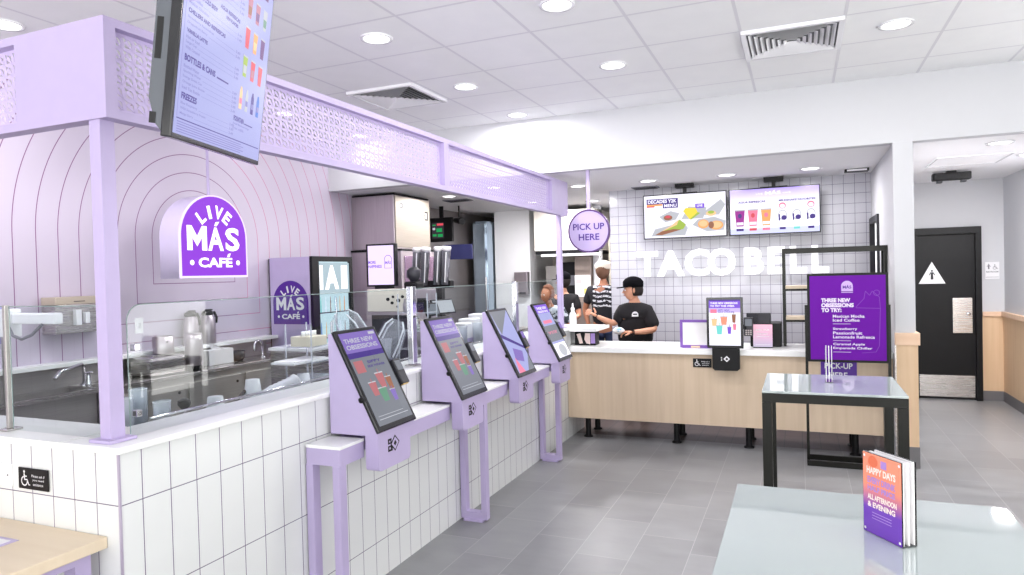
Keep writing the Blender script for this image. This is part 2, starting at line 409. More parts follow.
# door_1 the black restroom door
d = thing('door_1', 'black restroom door with steel kick plate at the corridor end', 'door', (1.62, 9.6, 0)); d['kind'] = 'structure'
MB().box(1.26, 1.32, 9.55, 9.66, 0, 2.065).box(1.915, 1.975, 9.55, 9.66, 0, 2.065).box(1.32, 1.915, 9.55, 9.66, 1.985, 2.065).build('door_frame', BLACK, d)
MB().box(1.32, 1.915, 9.60, 9.64, 0.002, 1.985).build('door_leaf', BLACK, d)
MB().box(1.33, 1.905, 9.593, 9.60, .03, .29, bev=.001).build('kick_plate', STEEL, d, label='brushed steel kick plate')
pp = MB().box(1.685, 1.885, 9.591, 9.60, .80, 1.22, bev=.002).build('push_plate', STEEL, d, label='brushed steel push plate')
MB().lathe((1.845, 9.59, 1.03), [(.022, 0), (.022, .004), (.012, .006), (0, .006)], 18, axis=(0, -1, 0)).build('lock_cylinder', CHROME, pp)
# door_2 dark doorway on the side wall of the serving area
d = thing('door_2', 'dark door frame in the white side wall beside the tiled wall', 'door', (.75, 7.8, 0)); d['kind'] = 'structure'
MB().box(.69, .74, 7.42, 7.47, 0, 2.13).box(.69, .74, 8.14, 8.19, 0, 2.13).box(.69, .74, 7.47, 8.14, 2.07, 2.13).build('door_frame', DARK, d)
MB().box(.76, .79, 7.47, 8.14, 0.01, 2.07).build('door_leaf', BLACK, d)

# ceiling fittings ---------------------------------------------------
def add_light(kind, name, loc, energy, color=(1, 1, 1), size=.2, size_y=None, rot=(0, 0, 0), shape='DISK', spread=None):
    l = bpy.data.lights.new(name, kind); l.energy = energy; l.color = color
    if kind == 'AREA':
        l.shape = shape; l.size = size
        if size_y: l.size_y = size_y
        if spread: l.spread = spread
    o = bpy.data.objects.new(name, l); COL.objects.link(o); o.location = loc; o.rotation_euler = rot
    return o
LZ = []
def downlight(first, x, y, z, label, group, power=0, r=.085):
    if first is None:
        t = thing('ceiling_downlight', label, 'downlight', (x, y, z), group)
        MB().lathe((x, y, z-.011), [(r+.002, .011), (r+.018, .006), (r+.016, 0), (r, -.001), (r-.004, .006)], 28).build('trim_ring', WHITEG, t)
        MB().lathe((x, y, z-.005), [(0, 0), (r-.003, 0)], 28).build('lamp_lens', LAMP, t)
    else:
        t = dup(first, (x, y, z), label, group)
    if power: add_light('AREA', 'downlight_lamp', (x, y, z-.03), power, (1, .97, .98), .16)
    return t
G1 = 'round downlights in the main tiled ceiling'
D0 = downlight(None, -2.443, 3.70, ZC, 'round lit downlight in the tiled ceiling, beside the hanging menu screen', G1, 12)
for x, y, l in ((-2.443, 4.955, 'round lit downlight in the tiled ceiling right of the left square air diffuser'),
                (-2.45, 6.06, 'round lit downlight at the far edge of the tiled ceiling above the round sign'),
                (-1.237, 3.70, 'round lit downlight cut by the top edge of the photo, centre'),
                (-1.237, 4.955, 'round lit downlight between the two square air diffusers, second row back'),
                (.585, 4.955, 'round lit downlight right of the right square air diffuser'),
                (-4.29, 4.975, 'round lit downlight glimpsed through the perforated band right of the menu screen'),
                (-4.29, 6.12, 'round lit downlight glimpsed through the perforated band near its middle'),
                (-4.2, 2.54, 'round lit downlight above the lilac canopy corner, at far left')):
    downlight(D0, x, y, ZC, l, G1, (2.5 if x < -4 and y > 4 else 7 if x > 0 else 11) if y < 6 or x < -4 else 20)
G2 = 'round downlights in the dropped ceiling'
for x, y, l, p in ((-3.95, 7.47, 'round lit downlight in the dropped ceiling beside the ice machine', 12),
                   (-2.29, 7.44, 'round lit downlight in the dropped ceiling left of the pick up sign rod', 9),
                   (-1.502, 7.458, 'round lit downlight in the dropped ceiling above the taco menu board', 9),
                   (-.684, 7.46, 'round lit downlight in the dropped ceiling between the two menu boards', 9),
                   (.113, 7.453, 'round lit downlight in the dropped ceiling above the right end of the drinks menu board', 9),
                   (1.532, 6.75, 'round lit downlight in the corridor ceiling', 22),
                   (1.95, 7.6, 'added round lit downlight in the corridor ceiling beside the right wall', 36),  # out-of-view lamp added to brighten the corridor
                   (-3.35, 8.75, 'added round lit downlight over the kitchen, behind the canopy end', 26),  # added lamp that brightens the dim kitchen
                   (-2.6, 9.1, 'added round lit downlight over the person in the striped top', 22),  # another lamp put in to light the kitchen
                   (-3.13, 7.0, 'added round lit downlight above the kitchen side of the cafe counter', 20)):  # extra lamp added for the dark area behind the counter
    downlight(D0, x, y, ZD, l, G2, p)

def diffuser(x0, x1, y0, y1, z, label):
    t = thing('air_diffuser', label, 'air vent', ((x0+x1)/2, (y0+y1)/2, z), 'square air diffusers in the tiled ceiling')
    cx, cy = (x0+x1)/2, (y0+y1)/2; hx = (x1-x0)/2; hy = (y1-y0)/2
    f = MB()
    for a, b, zz in ((1.0, .9, .022), ):
        for s in (-1, 1):
            f.box(cx-hx, cx+hx, cy+s*hy*a, cy+s*hy*b, z-zz, z); f.box(cx+s*hx*a, cx+s*hx*b, cy-hy*b, cy+hy*b, z-zz, z)
    f.build('frame', WHITEG, t)
    MB().box(cx-hx*.9, cx+hx*.9, cy-hy*.9, cy+hy*.9, z-.002, z-.001).build('backing', DARK, t)
    lv = MB()
    for k in range(7):
        a = .86-.115*k; b = a-.07
        pts_o = [(-a, -a), (a, -a), (a, a), (-a, a)]; pts_i = [(-b, -b), (b, -b), (b, b), (-b, b)]
        vs = [(cx+p[0]*hx, cy+p[1]*hy, z-.024) for p in pts_o]+[(cx+p[0]*hx, cy+p[1]*hy, z-.006) for p in pts_i]
        lv.add(vs, [(i, (i+1) % 4, 4+(i+1) % 4, 4+i) for i in range(4)])
    lv.build('louvre', WHITEG, t)
diffuser(-.325, .28, 4.655, 5.262, ZC, 'square white air diffuser in the tiled ceiling, on the right')
diffuser(-3.38, -2.775, 4.655, 5.262, ZC, 'square white air diffuser in the tiled ceiling above the lilac canopy, on the left')
def slot(x0, x1, y0, y1, label):
    t = thing('slot_vent', label, 'air vent', ((x0+x1)/2, (y0+y1)/2, ZD))
    MB().box(x0, x1, y0, y1, ZD-.012, ZD, bev=.003).build('frame', GREYP, t)
    m = MB()
    for k in range(5): yy = y0+.02+(y1-y0-.04)*k/4; m.box(x0+.02, x1-.02, yy-.004, yy+.004, ZD-.018, ZD-.012)
    m.build('slat', DARK, t)
slot(-1.80, -1.50, 7.95, 8.12, 'small dark slot vent in the dropped ceiling at the left end of the tiled wall')
slot(-4.25, -3.9, 7.85, 8.05, 'grey slot vent in the dropped ceiling behind the ice machine')
t = thing('ceiling_emergency_light', 'small black ceiling fixture above the tiled wall near the dark side doorway', 'light fixture', (.55, 7.8, ZD))
MB().box(.44, .66, 7.74, 7.86, ZD-.03, ZD, bev=.006).build('housing', BLACK, t)
MB().box(.46, .64, 7.736, 7.74, ZD-.026, ZD-.008).build('lens', WHITEG, t)
# corridor ceiling panel and black unit
t = thing('ceiling_access_panel', 'white framed access panel in the corridor ceiling', 'access panel', (1.5, 7.75, ZD))
f = MB()
for a in ((1.19, 1.80, 7.42, 7.44), (1.19, 1.80, 8.05, 8.07), (1.19, 1.21, 7.44, 8.05), (1.78, 1.80, 7.44, 8.05)): f.box(*a, ZD-.008, ZD)
f.build('frame', WHITEG, t); MB().box(1.21, 1.78, 7.44, 8.05, ZD-.004, ZD).build('panel', DROPC, t)
t = thing('air_curtain_unit', 'black box unit hanging under the corridor ceiling above the restroom door', 'ceiling unit', (1.5, 8.55, ZD))
MB().box(1.33, 1.68, 8.5, 8.62, ZD-.10, ZD-.02, bev=.012).build('housing', BLACK, t)
MB().box(1.37, 1.42, 8.52, 8.6, ZD-.125, ZD-.1, bev=.006).build('lamp_head', DARK, t); MB().box(1.59, 1.64, 8.52, 8.6, ZD-.125, ZD-.1, bev=.006).build('lamp_head', DARK, t)
MB().box(1.46, 1.55, 8.53, 8.59, ZD-.02, ZD).build('bracket', BLACK, t)

# ------------------------------------------------------------------ tiled cafe counter
XCf = -2.133
t = thing('cafe_counter', 'long cafe counter faced in stacked white tiles with white top', 'counter', (-2.5, 4, 0))
MB().box(-2.39, XCf, 1.60, 6.95, 0, 1.065).box(XL+.02, -2.39, 1.60, 1.83, 0, 1.065).build('tiled_base', CTILE, t)
MB().box(-2.138, -2.130, 1.597, 1.604, 0, 1.065).build('corner_trim', mat('grey_lilac_trim', (176, 166, 186), .4), t)
MB().box(-2.41, -2.113, 1.586, 6.97, 1.065, 1.088, bev=.007).box(XL+.02, -2.4105, 1.586, 1.85, 1.065, 1.088).box(-2.1125, -1.84, 6.46, 6.97, 1.057, 1.088).build('countertop', SOLID, t)
MB().box(-3.05, -2.395, 1.97, 6.2, .87, .90, bev=.004).build('prep_shelf', STEEL, t)
MB().box(-3.03, -2.395, 1.99, 6.2, .1, .87).build('under_cabinet', STEELD, t)

# glass guard: each pane its own thing, with clamps
def pane(label, F, w, h, rc=0, clamps=()):
    t = thing('glass_guard', label, 'glass panel', F.p(w/2, 0), 'glass guards on the cafe counter')
    pts = [(0, 0), (w, 0), (w, h)]
    if rc: pts += [(rc-rc*math.sin(a), h-rc+rc*math.cos(a)) for a in [math.pi/2*i/8 for i in range(9)]]
    else: pts += [(0, h)]
    MB().poly(F, pts, 0, None).build('pane', GLASS, t)
    e = MB()
    for a, b in zip(pts[2:], pts[3:]+pts[:1]):
        if abs(a[0]-b[0])+abs(a[1]-b[1]) < 1e-6: continue
        p, q = F.p(*a), F.p(*b); e.tube([p, q], .0022, 6)
    e.build('polished_edge', GLASSE, t)
    for a, b in clamps: MB().obox(F, a-.012, a+.012, b-.012, b+.012, -.012, .012, bev=.003).build('clamp', CHROME, t)
    return t
GX = -2.225
pane('glass guard with rounded front corner beside the lilac corner post', FX(GX, 1.72, 1.09), 1.92, .475, .06, ((.03, .32), (.03, .08)))
pane('glass guard behind the second and third kiosks', FX(GX, 3.70, 1.09), 1.62, .475)
pane('glass guard nearest the far lilac post', FX(GX, 5.38, 1.09), 1.09, .475)
pane('glass guard on the short front side of the counter, left of the corner post', FY(-2.80, 1.67, 1.09), .52, .475)
pane('glass guard at the far left edge of the photo', FY(-4.0, 1.67, 1.09), 1.16, .475)
for y, l in ((3.67, 'clear-edged metal glass post behind the first and second kiosks'), (5.35, 'metal glass post behind the third kiosk')):
    t = thing('guard_post', l, 'post', (GX, y, 1.088), 'posts that hold the glass guards')
    MB().box(GX-.02, GX+.02, y-.025, y+.025, 1.096, 1.58, bev=.004).build('post', CHROME, t)
    MB().box(GX-.035, GX+.035, y-.04, y+.04, 1.088, 1.096, bev=.002).build('base_plate', STEEL, t)
t = thing('guard_post', 'grey metal glass post on the front side, at the far left', 'post', (-2.82, 1.67, 1.088), 'posts that hold the glass guards')
MB().box(-2.828, -2.812, 1.66, 1.68, 1.096, 1.57, bev=.003).build('post', STEELD, t)
MB().box(-2.85, -2.79, 1.64, 1.70, 1.088, 1.096, bev=.002).build('base_plate', STEEL, t)

# ------------------------------------------------------------------ lilac canopy with perforated bands
t = thing('canopy', 'lilac metal canopy with perforated panels standing on posts over the counter', 'canopy', (-2.24, 4.1, 1.088))
f = MB(); xo, xi = -2.17, -2.225; z0, z1 = 2.212, 2.558
f.box(xi, xo, 1.63, 6.68, z1-.03, z1).box(xi, xo, 1.63, 6.68, z0, z0+.03)
for a, b in ((1.63, 1.675), (4.05, 4.12), (6.2, 6.68)): f.box(xi, xo, a, b, z0+.03, z1-.03)
f.box(XL+.02, xi, 1.63, 1.685, z1-.03, z1).box(XL+.02, xi, 1.63, 1.685, z0, z0+.03).box(-2.645, xi, 1.63, 1.685, z0+.03, z1-.03)
f.build('band_frame', LILAC, t)
def perf(F, w, h, p=.0445):
    m = MB(); nx = int(w/p); ny = int(h/p); ox = (w-nx*p)/2; oy = (h-ny*p)/2
    hw, hh, r = .0145, .030, .0145
    if ox > 0: m.rect(F, 0, ox, 0, h); m.rect(F, w-ox, w, 0, h)
    if oy > 0: m.rect(F, ox, w-ox, 0, oy); m.rect(F, ox, w-ox, h-oy, h)
    hole = [(-hw, -hh/2), (hw, -hh/2)]+[(hw*math.cos(math.pi*i/5), hh/2-r+r*math.sin(math.pi*i/5)) for i in range(6)]
    q = p/2
    outer = [(-q, -q), (q, -q), (q, q), (-q, q)]
    for i in range(nx):
        for j in range(ny):
            cx, cy = ox+(i+.5)*p, oy+(j+.5)*p
            vs = [F.p(cx+a, cy+b) for a, b in hole+outer]
            # holes: 0 bl,1 br,2..7 top arc from right to left
            m.add(vs, [(0, 1, 9, 8), (1, 2, 10, 9), (2, 3, 4, 10), (4, 5, 11, 10), (5, 6, 7, 9), (7, 0, 8, 11)])
    return m
def thick(o, th):
    md = o.modifiers.new('s', 'SOLIDIFY'); md.thickness = th; md.offset = 0
    return o
thick(perf(FX(-2.205, 1.675, z0+.03), 4.05-1.675, z1-z0-.06).build('perforated_panel', LILAC2, t), .0015)
thick(perf(FX(-2.205, 4.12, z0+.03), 6.2-4.12, z1-z0-.06).build('perforated_panel', LILAC2, t), .0015)
thick(perf(FY(-4.6, 1.665, z0+.03), -2.645+4.6, z1-z0-.06).build('perforated_panel', LILAC2, t), .0015)
MB().box(-2.272, -2.218, 1.64, 1.694, 1.10, z0).build('post', LILAC, t)
MB().box(-2.245, -2.195, 6.50, 6.55, 1.10, z0).build('post', LILAC, t)
MB().box(-2.30, -2.19, 1.615, 1.72, 1.088, 1.10, bev=.003).build('base_plate', LILAC, t)
MB().box(-2.27, -2.17, 6.475, 6.575, 1.088, 1.10, bev=.003).build('base_plate', LILAC, t)

# ------------------------------------------------------------------ lilac ledge with leg frames, and the four kiosks
t = thing('kiosk_ledge', 'lilac ledge with white top on leg frames along the tiled counter', 'ledge', (-2.02, 4.1, 0))
for a, b in ((2.53, 2.715), (3.01, 3.585), (3.88, 4.455), (4.76, 5.345)):
    MB().box(-2.12, -1.93, a, b, .785, .862, bev=.002).build('apron', LILAC, t)
    MB().box(-2.122, -1.928, a-.002, b+.0, .862, .876, bev=.002).build('ledge_top', SOLID, t)
for a, b in ((2.715, 3.01), (3.585, 3.88), (4.455, 4.76)): MB().box(-2.12, -2.0, a, b, .79, .86).build('rear_rail', LILAC, t)
for y in (2.555, 4.095, 5.615):
    f = MB().box(-2.125, -2.085, y-.025, y+.025, .05, .785, bev=.002).box(-1.975, -1.935, y-.025, y+.025, .05, .785, bev=.002).box(-2.085, -1.975, y-.025, y+.025, .012, .06).box(-2.125, -2.085, y-.025, y+.025, .012, .05).box(-1.975, -1.935, y-.025, y+.025, .012, .05)
    if y > 5.4: f.box(-2.125, -1.935, y-.025, y+.025, .785, .86)
    lf = f.build('leg_frame', LILAC, t)
    MB().box(-2.10, -1.96, y-.045, y+.045, 0, .012, bev=.002).build('foot_plate', LILAC, lf)

def kiosk(y0, label, style, w=.338):
    t = thing('ordering_kiosk', label, 'kiosk', (-2.0, y0+w/2, .70), 'slanted ordering kiosks along the counter')
    y1 = y0+w
    F = FY(-2.118, y0, 0)          # a = x from the back, b = height
    prof = [(0.012, .892), (.282, .892), (.282, .918), (.045, 1.372), (.012, 1.372)]
    m = MB(); fr = Fr((-2.118, y0+.006, 0), (1, 0, 0), (0, 0, 1)); m.poly(fr, prof, 0, -(w-.012)); m.build('housing', LILAC, t)
    # box under the ledge line, rounded lower corners
    r = .022; zb_, zt = .722, .892; yy0, yy1 = y0+.012, y1-.012-.03
    pts = [(0, zt), (0, zb_+r)]+[(r-r*math.cos(a), zb_+r-r*math.sin(a)) for a in (math.pi/6, math.pi/3, math.pi/2)]
    W_ = yy1-yy0
    pts += [(W_-p[0], p[1]) for p in pts[::-1]]
    MB().poly(Fr((-1.912, yy0, 0), (0, 1, 0), (0, 0, 1)), pts, 0, .072).build('lower_box', LILAC, t)
    k = MB(); G = FX(-1.8395, yy0, 0)
    cy, cz = W_*.5, .83
    def dia(r0, m_=None, n=4):
        return [(cy+r0*math.cos(math.pi/2*i), cz+r0*math.sin(math.pi/2*i)) for i in range(4)]
    k.poly(G, dia(.040), .0, .001, BLACK); k.poly(G, dia(.031), .001, .0014, LILAC); k.poly(G, dia(.014), .0014, .0018, BLACK)
    k.rect(G, cy-.062, cy-.022, cz-.032, cz-.004, .0006, BLACK); k.rect(G, cy-.062, cy-.03, cz+.004, cz+.03, .0006, BLACK)
    k.rect(G, cy-.052, cy-.040, cz-.022, cz-.012, .0012, LILAC); k.rect(G, cy-.052, cy-.042, cz+.012, cz+.02, .0012, LILAC)
    k.build('printed_mark', BLACK, t)
    # slanted screen
    P0, P1 = V((-1.822, y0, .912)), V((-2.068, y0, 1.388))
    v = (P1-P0).normalized(); H = (P1-P0).length
    Fs = Fr(P0, (0, 1, 0), v)
    sc = MB().obox(Fs, 0, w, 0, H, -.02, 0, bev=.006).build('screen', BEZEL, t)
    b = .020
    m = MB(); c = .0006; A0, A1, B0, B1 = b, w-b, b+.008, H-b
    def R(a0, a1, b0, b1, mm, cc=c): m.rect(Fs, A0+(A1-A0)*a0, A0+(A1-A0)*a1, B0+(B1-B0)*b0, B0+(B1-B0)*b1, cc, mm)
    def Tx(s, a, bb, ww, hh, mm, cc=.0012, off=.02): m.text(Fs, s, A0+(A1-A0)*a, B0+(B1-B0)*bb, (A1-A0)*ww, (B1-B0)*hh, cc, mm, off)
    def cup(a, bb, ww, hh, mm, cc=.0012):
        x0 = A0+(A1-A0)*a; yb = B0+(B1-B0)*bb; W2 = (A1-A0)*ww; H2 = (B1-B0)*hh
        m.poly(Fs, [(x0-W2*.34, yb), (x0+W2*.34, yb), (x0+W2*.5, yb+H2), (x0-W2*.5, yb+H2)], cc, None, mm)
        m.rect(Fs, x0-W2*.54, x0+W2*.54, yb+H2, yb+H2*1.08, cc, E_GREY); m.rect(Fs, x0-.003, x0+.003, yb+H2, yb+H2*1.3, cc, mm)
    if style == 'dim':
        R(0, 1, 0, 1, E_DIM); R(0, 1, .78, 1, E_DIMP, .0009); R(0, 1, .72, .78, E_DPUR, .0009)
        Tx('THREE NEW', .06, .885, .82, .05, E_GREY); Tx('OBSESSIONS', .06, .815, .86, .05, E_GREY)
        R(.06, .30, .56, .69, E_DIMR, .001); Tx('SIPPY', .42, .645, .38, .03, E_DPUR); Tx('SIDE WINNER', .38, .60, .5, .025, E_DPUR)
        R(.8, .97, .955, .985, E_GREY, .001)
        cup(.30, .30, .2, .14, E_DIMR); cup(.58, .36, .22, .16, E_DIMR); cup(.78, .32, .16, .14, E_BROWN); cup(.50, .22, .22, .14, E_DIMG); cup(.76, .2, .15, .12, E_DIMP)
        R(.08, .92, .055, .062, E_GREY, .001); R(.08, .8, .09, .095, E_GREY, .001)
    elif style == 'photo':
        R(0, 1, 0, 1, E_PALE); m.poly(Fs, [(A0, B1), (A1, B1), (A0+(A1-A0)*.1, B0+(B1-B0)*.62)], .001, None, E_DIM)
        m.poly(Fs, [(A0, B0+(B1-B0)*.64), (A1, B0+(B1-B0)*.38), (A1, B0+(B1-B0)*.33), (A0, B0+(B1-B0)*.57)], .0014, None, E_DPUR)
        m.poly(Fs, [(A0+.05, B0+.10), (A0+.18, B0+.07), (A0+.23, B0+.15), (A0+.09, B0+.19)], .0014, None, E_DIMP)
        m.poly(Fs, [(A0+.01, B0), (A0+.12, B0), (A0+.05, B0+.12)], .0016, None, E_PINK); m.poly(Fs, [(A0+.18, B0), (A1, B0), (A1, B0+.12)], .0012, None, E_DIM)
    else:
        R(0, 1, 0, 1, E_PALE); R(0, 1, .84, 1, E_PURP, .001); Tx('THREE NEW', .08, .91, .8, .05, E_WHITE); Tx('OBSESSIONS', .08, .85, .8, .04, E_WHITE)
        R(0, 1, .3, .6, E_DIM, .001); Tx('TAP TO START', .1, .44, .7, .05, E_PINK); R(.12, .8, .64, .70, E_PINK, .001)
        R(0, 1, 0, .26, E_WHITE, .001); m.ell(Fs, A0+(A1-A0)*.55, B0+(B1-B0)*.12, .085, .055, .0014, E_GREY)
    m.build('screen_picture', E_DIM, sc)
    # payment reader on the far edge of the screen
    rd = MB().obox(Fs, w+.006, w+.072, H*.36, H*.62, -.03, .012, bev=.006).obox(Fs, w-.02, w+.03, H*.44, H*.54, -.045, -.02).build('card_reader', DARK, t)
    MB().obox(Fs, w+.014, w+.064, H*.50, H*.60, .012, .0135, E_DIMP if style != 'dim' else E_DIM).build('reader_screen', E_DIM, rd)
    MB().obox(Fs, w+.012, w+.060, H*.352, H*.372, -.012, .008, bev=.002).build('card_slot', mat('brass_slot', (190, 160, 90), .3, metal=.6), rd)
    MB().lathe(Fs.p(-.001, H*.33, -.012), [(0, .0), (.014, 0), (.014, .012), (0, .012)], 12, axis=tuple(-Fs.u)).build('side_knob', BLACK, t)
    return t
kiosk(2.690, 'lilac ordering kiosk nearest the camera, above the first leg frame', 'dim')
kiosk(3.563, 'second lilac ordering kiosk from the camera, its screen blue at the bottom corner', 'dim')
kiosk(4.436, 'third lilac ordering kiosk, its screen showing a crossing photo picture', 'photo')
kiosk(5.322, 'farthest lilac ordering kiosk, with a white screen bottom, beside the far post', 'white')

# ------------------------------------------------------------------ accessible notice plaques
def wheelchair(m, F, x, y, h, c, mm):
    s = h
    m.ell(F, x+.42*s, y+.92*s, .09*s, .09*s, c, mm, 14)
    m.poly(F, [(x+.36*s, y+.8*s), (x+.48*s, y+.8*s), (x+.5*s, y+.42*s), (x+.4*s, y+.42*s)], c, None, mm)
    m.rect(F, x+.42*s, x+.68*s, y+.60*s, y+.67*s, c, mm); m.rect(F, x+.42*s, x+.74*s, y+.38*s, y+.46*s, c, mm)
    m.poly(F, [(x+.66*s, y+.46*s), (x+.74*s, y+.44*s), (x+.88*s, y+.12*s), (x+.80*s, y+.09*s)], c, None, mm); m.rect(F, x+.8*s, x+.98*s, y+.07*s, y+.14*s, c, mm)
    n = 16; ri, ro = .24*s, .32*s
    for i in range(n):
        a0 = math.radians(100)+math.radians(260)*i/n; a1 = math.radians(100)+math.radians(260)*(i+1)/n
        p = lambda r, a: (x+.42*s+r*math.cos(a), y+.32*s+r*math.sin(a))
        m.poly(F, [p(ri, a0), p(ro, a0), p(ro, a1), p(ri, a1)], c, None, mm)
INKW = mat('white_ink', (232, 232, 235), .6)
def plaque(F, w, h, label):
    t = thing('access_sign', label, 'sign', F.p(w/2, h/2), 'small black accessibility signs')
    MB().obox(F, 0, w, 0, h, 0, .004, bev=.001).build('plate', BLACK, t)
    m = MB(); wheelchair(m, F, w*.06, h*.14, h*.74, .0046, INKW)
    for i, s in enumerate(('Please ask if', 'you need', 'assistance')): m.text(F, s, w*(.46+.02*i), h*(.60-.2*i), w*(.44-.05*i), h*.12, .0046, INKW, .01)
    m.build('printed_lettering', INKW, t)
plaque(FY(-2.652, 1.5955, .903), .163, .077, 'black accessibility sign on the white tiles above the wooden table')
plaque(FX(-1.9275, 2.985, .797), .125, .068, 'black accessibility sign on the ledge beside the nearest kiosk')
t = thing('wall_plate', 'blank white cover plate on the tiles at the far left edge', 'cover plate', (-2.76, 1.6, .944))
MB().box(-2.86, -2.695, 1.592, 1.5995, .902, .986, bev=.003).build('plate', WHITEG, t)
MB().lathe((-2.715, 1.592, .944), [(.004, 0), (.004, .0015), (0, .002)], 10, axis=(0, -1, 0)).lathe((-2.84, 1.592, .944), [(.004, 0), (.004, .0015), (0, .002)], 10, axis=(0, -1, 0)).build('screw', GREYP, t)

# wooden table at the left
t = thing('low_table', 'light wooden table on a lilac frame against the tiled counter', 'table', (-2.9, 1.2, 0))
MB().box(-3.6, -2.198, .72, 1.598, .738, .778, bev=.004).build('tabletop', WOODT, t)
f = MB().box(-2.28, -2.225, 1.50, 1.555, 0, .738).box(-2.28, -2.225, .78, .835, 0, .738).box(-2.28, -2.225, .835, 1.50, .708, .738).box(-2.28, -2.225, .835, 1.50, 0, .05)
f.build('leg_frame', LILAC, t)
MB().box(-3.5, -3.445, 1.50, 1.555, 0, .738).box(-3.5, -3.445, .78, .835, 0, .738).box(-3.5, -3.445, .835, 1.50, .683, .738).box(-3.5, -3.445, .835, 1.50, 0, .05).build('leg_frame', LILAC, t)
op = MB().box(-2.64, -2.46, 1.38, 1.47, .777, .780, bev=.001).build('outlet_frame', LILAC, t)
MB().box(-2.62, -2.48, 1.395, 1.455, .780, .7806).build('outlet_cover', WHITEG, op)
# ------------------------------------------------------------------ hanging portrait menu screen near the camera
U = V((-.4149, .9084, .0508)); Wv = V((.1521, .0146, .9883)); A = V((-1.267, 1.101, 1.966))
F = Fr(A, U, Wv)
t = thing('menu_screen', 'large portrait menu screen hanging from the ceiling close to the camera', 'screen', F.p(.285, .5, -.03))
w, h = .575, 1.02
MB().obox(F, 0, w, -.006, h, -.022, 0, bev=.003).build('bezel', BEZEL, t)
cs = MB(); pr = [(.0, -.022), (.0, -.004), ]
cs.add([F.p(a, b, c) for a in (.004, w-.004) for b, c in ((.004, -.022), (h-.006, -.022), (h-.02, -.055), (.075, -.055), (.02, -.036))],
       [(0, 1, 2, 3, 4), (9, 8, 7, 6, 5), (0, 5, 6, 1), (1, 6, 7, 2), (2, 7, 8, 3), (3, 8, 9, 4), (4, 9, 5, 0)])
cs = cs.build('casing', TVGREY, t)
for b0, b1 in ((.02, .045), (.16, .25), (.30, .42), (.55, .65)): MB().obox(F, .0032, .004, b0, b1, -.05, -.036).build('side_vent', BLACK, cs)
MB().obox(F, .18, .40, .35, .75, -.075, -.055).build('mount_plate', BLACK, t)
MB().tube([F.p(.285, .55, -.075), F.p(.285, .60, -.12), V((-1.50, 1.31, ZC))], .022, 12).build('mount_pole', BLACK, t)
MB().tube([F.p(.02, .33, -.058), F.p(-.01, .36, -.06), F.p(-.012, .5, -.06), F.p(.03, .6, -.058)], .007, 8).build('cable', RUBBER, t)
m = MB(); m.rect(F, .008, w-.008, .006, h-.008, .0006, E_PALE)
INK = em('lit_ink_violet', (70, 56, 140), .8); INKL = em('lit_ink_soft', (122, 118, 178), .9)
m.rect(F, .020, .0215, .045, .98, .001, INKL); m.rect(F, .020, w-.02, .040, .0425, .001, INK)
for k in range(5): m.rect(F, .024, w-.16+.02*(k % 2), .011+.0055*k, .0132+.0055*k, .001, INKL)
def item(s, y, x0=.034, x1=.355):
    m.text(F, s, x0, y, .0062*len(s), .0072, .001, INKL, .01); m.rect(F, x0+.0068*len(s), x1-.04, y+.001, y+.0016, .001, INKL)
    m.text(F, '3.49', x1-.034, y, .030, .007, .001, INKL, .01)
def head(s, y, x0=.034, hh=.015, wd=None): m.text(F, s, x0, y, wd or hh*len(s)*.6, hh, .0012, INK, .04)
head('FREEZES', .086, wd=.08)
for i, s in enumerate(('Blue Raspberry', 'Wild Strawberry Freeze', 'Mango Berry')): item(s, .073-.0115*i)
head('BOTTLES & CANS', .171, wd=.17); m.rect(F, .215, .29, .172, .176, .001, INK)
for i, s in enumerate(('Bottled Water', 'Sparkling Water', 'Energy Drink Can', 'Orange Juice Bottle', 'Iced Tea Bottle')): item(s, .156-.0118*i)
head('VANILLA LATTE', .233, hh=.009, wd=.11)
for i, s in enumerate(('Hot or Iced', 'Large Cup', 'With Caramel')): item(s, .220-.0115*i)
head('CHILLERS AND REFRESCAS', .277, hh=.010, wd=.21)
for i, s in enumerate(('Strawberry Passionfruit', 'Dragonfruit Berry')): item(s, .263-.012*i)
head('HORCHATA COLD BREW', .322, hh=.011, wd=.15); head('AGUA REFRESCAS', .340, .20, .010, .13); m.text(F, 'NEW FLAVORS', .24, .325, .08, .009, .001, INK, .04)
for i, s in enumerate(('Iced Coffee', 'Mexican Chocolate')): item(s, .308-.012*i)
for k in range(8):
    head(('SHAKES', 'COFFEE', 'ICED TEA', 'LEMONADE')[k % 4], .405+.075*k, hh=.016, wd=.11)
    for i, s in enumerate(('Spiced Vanilla', 'Churro Caramel', 'Classic Strawberry')): item(s, .392-.013*i+.075*k)
def mcup(x, y, mm, hh=.062, ww=.034, m2=None):
    m.poly(F, [(x-ww*.36, y), (x+ww*.36, y), (x+ww*.5, y+hh*.85), (x-ww*.5, y+hh*.85)], .001, None, mm)
    m.poly(F, [(x-ww*.3, y+hh*.15), (x+ww*.3, y+hh*.15), (x+ww*.38, y+hh*.5), (x-ww*.38, y+hh*.5)], .0014, None, m2 or mm)
    m.rect(F, x-ww*.52, x+ww*.52, y+hh*.85, y+hh*.92, .0012, E_GREY)
M3 = em('lit_muted_rose', (176, 110, 130), .85); M4 = em('lit_muted_plum', (110, 70, 130), .8)
for i, (mm, m2) in enumerate(((E_LIME, E_GREY), (E_RED, M3), (E_RED, E_RED), (E_RED, E_RED), (E_ORANGE, E_TAN), (M4, M4), (M3, E_BROWN), (M3, M4), (E_GREY, E_DIMG), (E_BROWN, E_TAN), (E_TAN, M3), (M4, E_PINK))):
    mcup(.392+.06*(i % 3), (.217, .294, .375, .46)[i//3], mm, m2=m2)
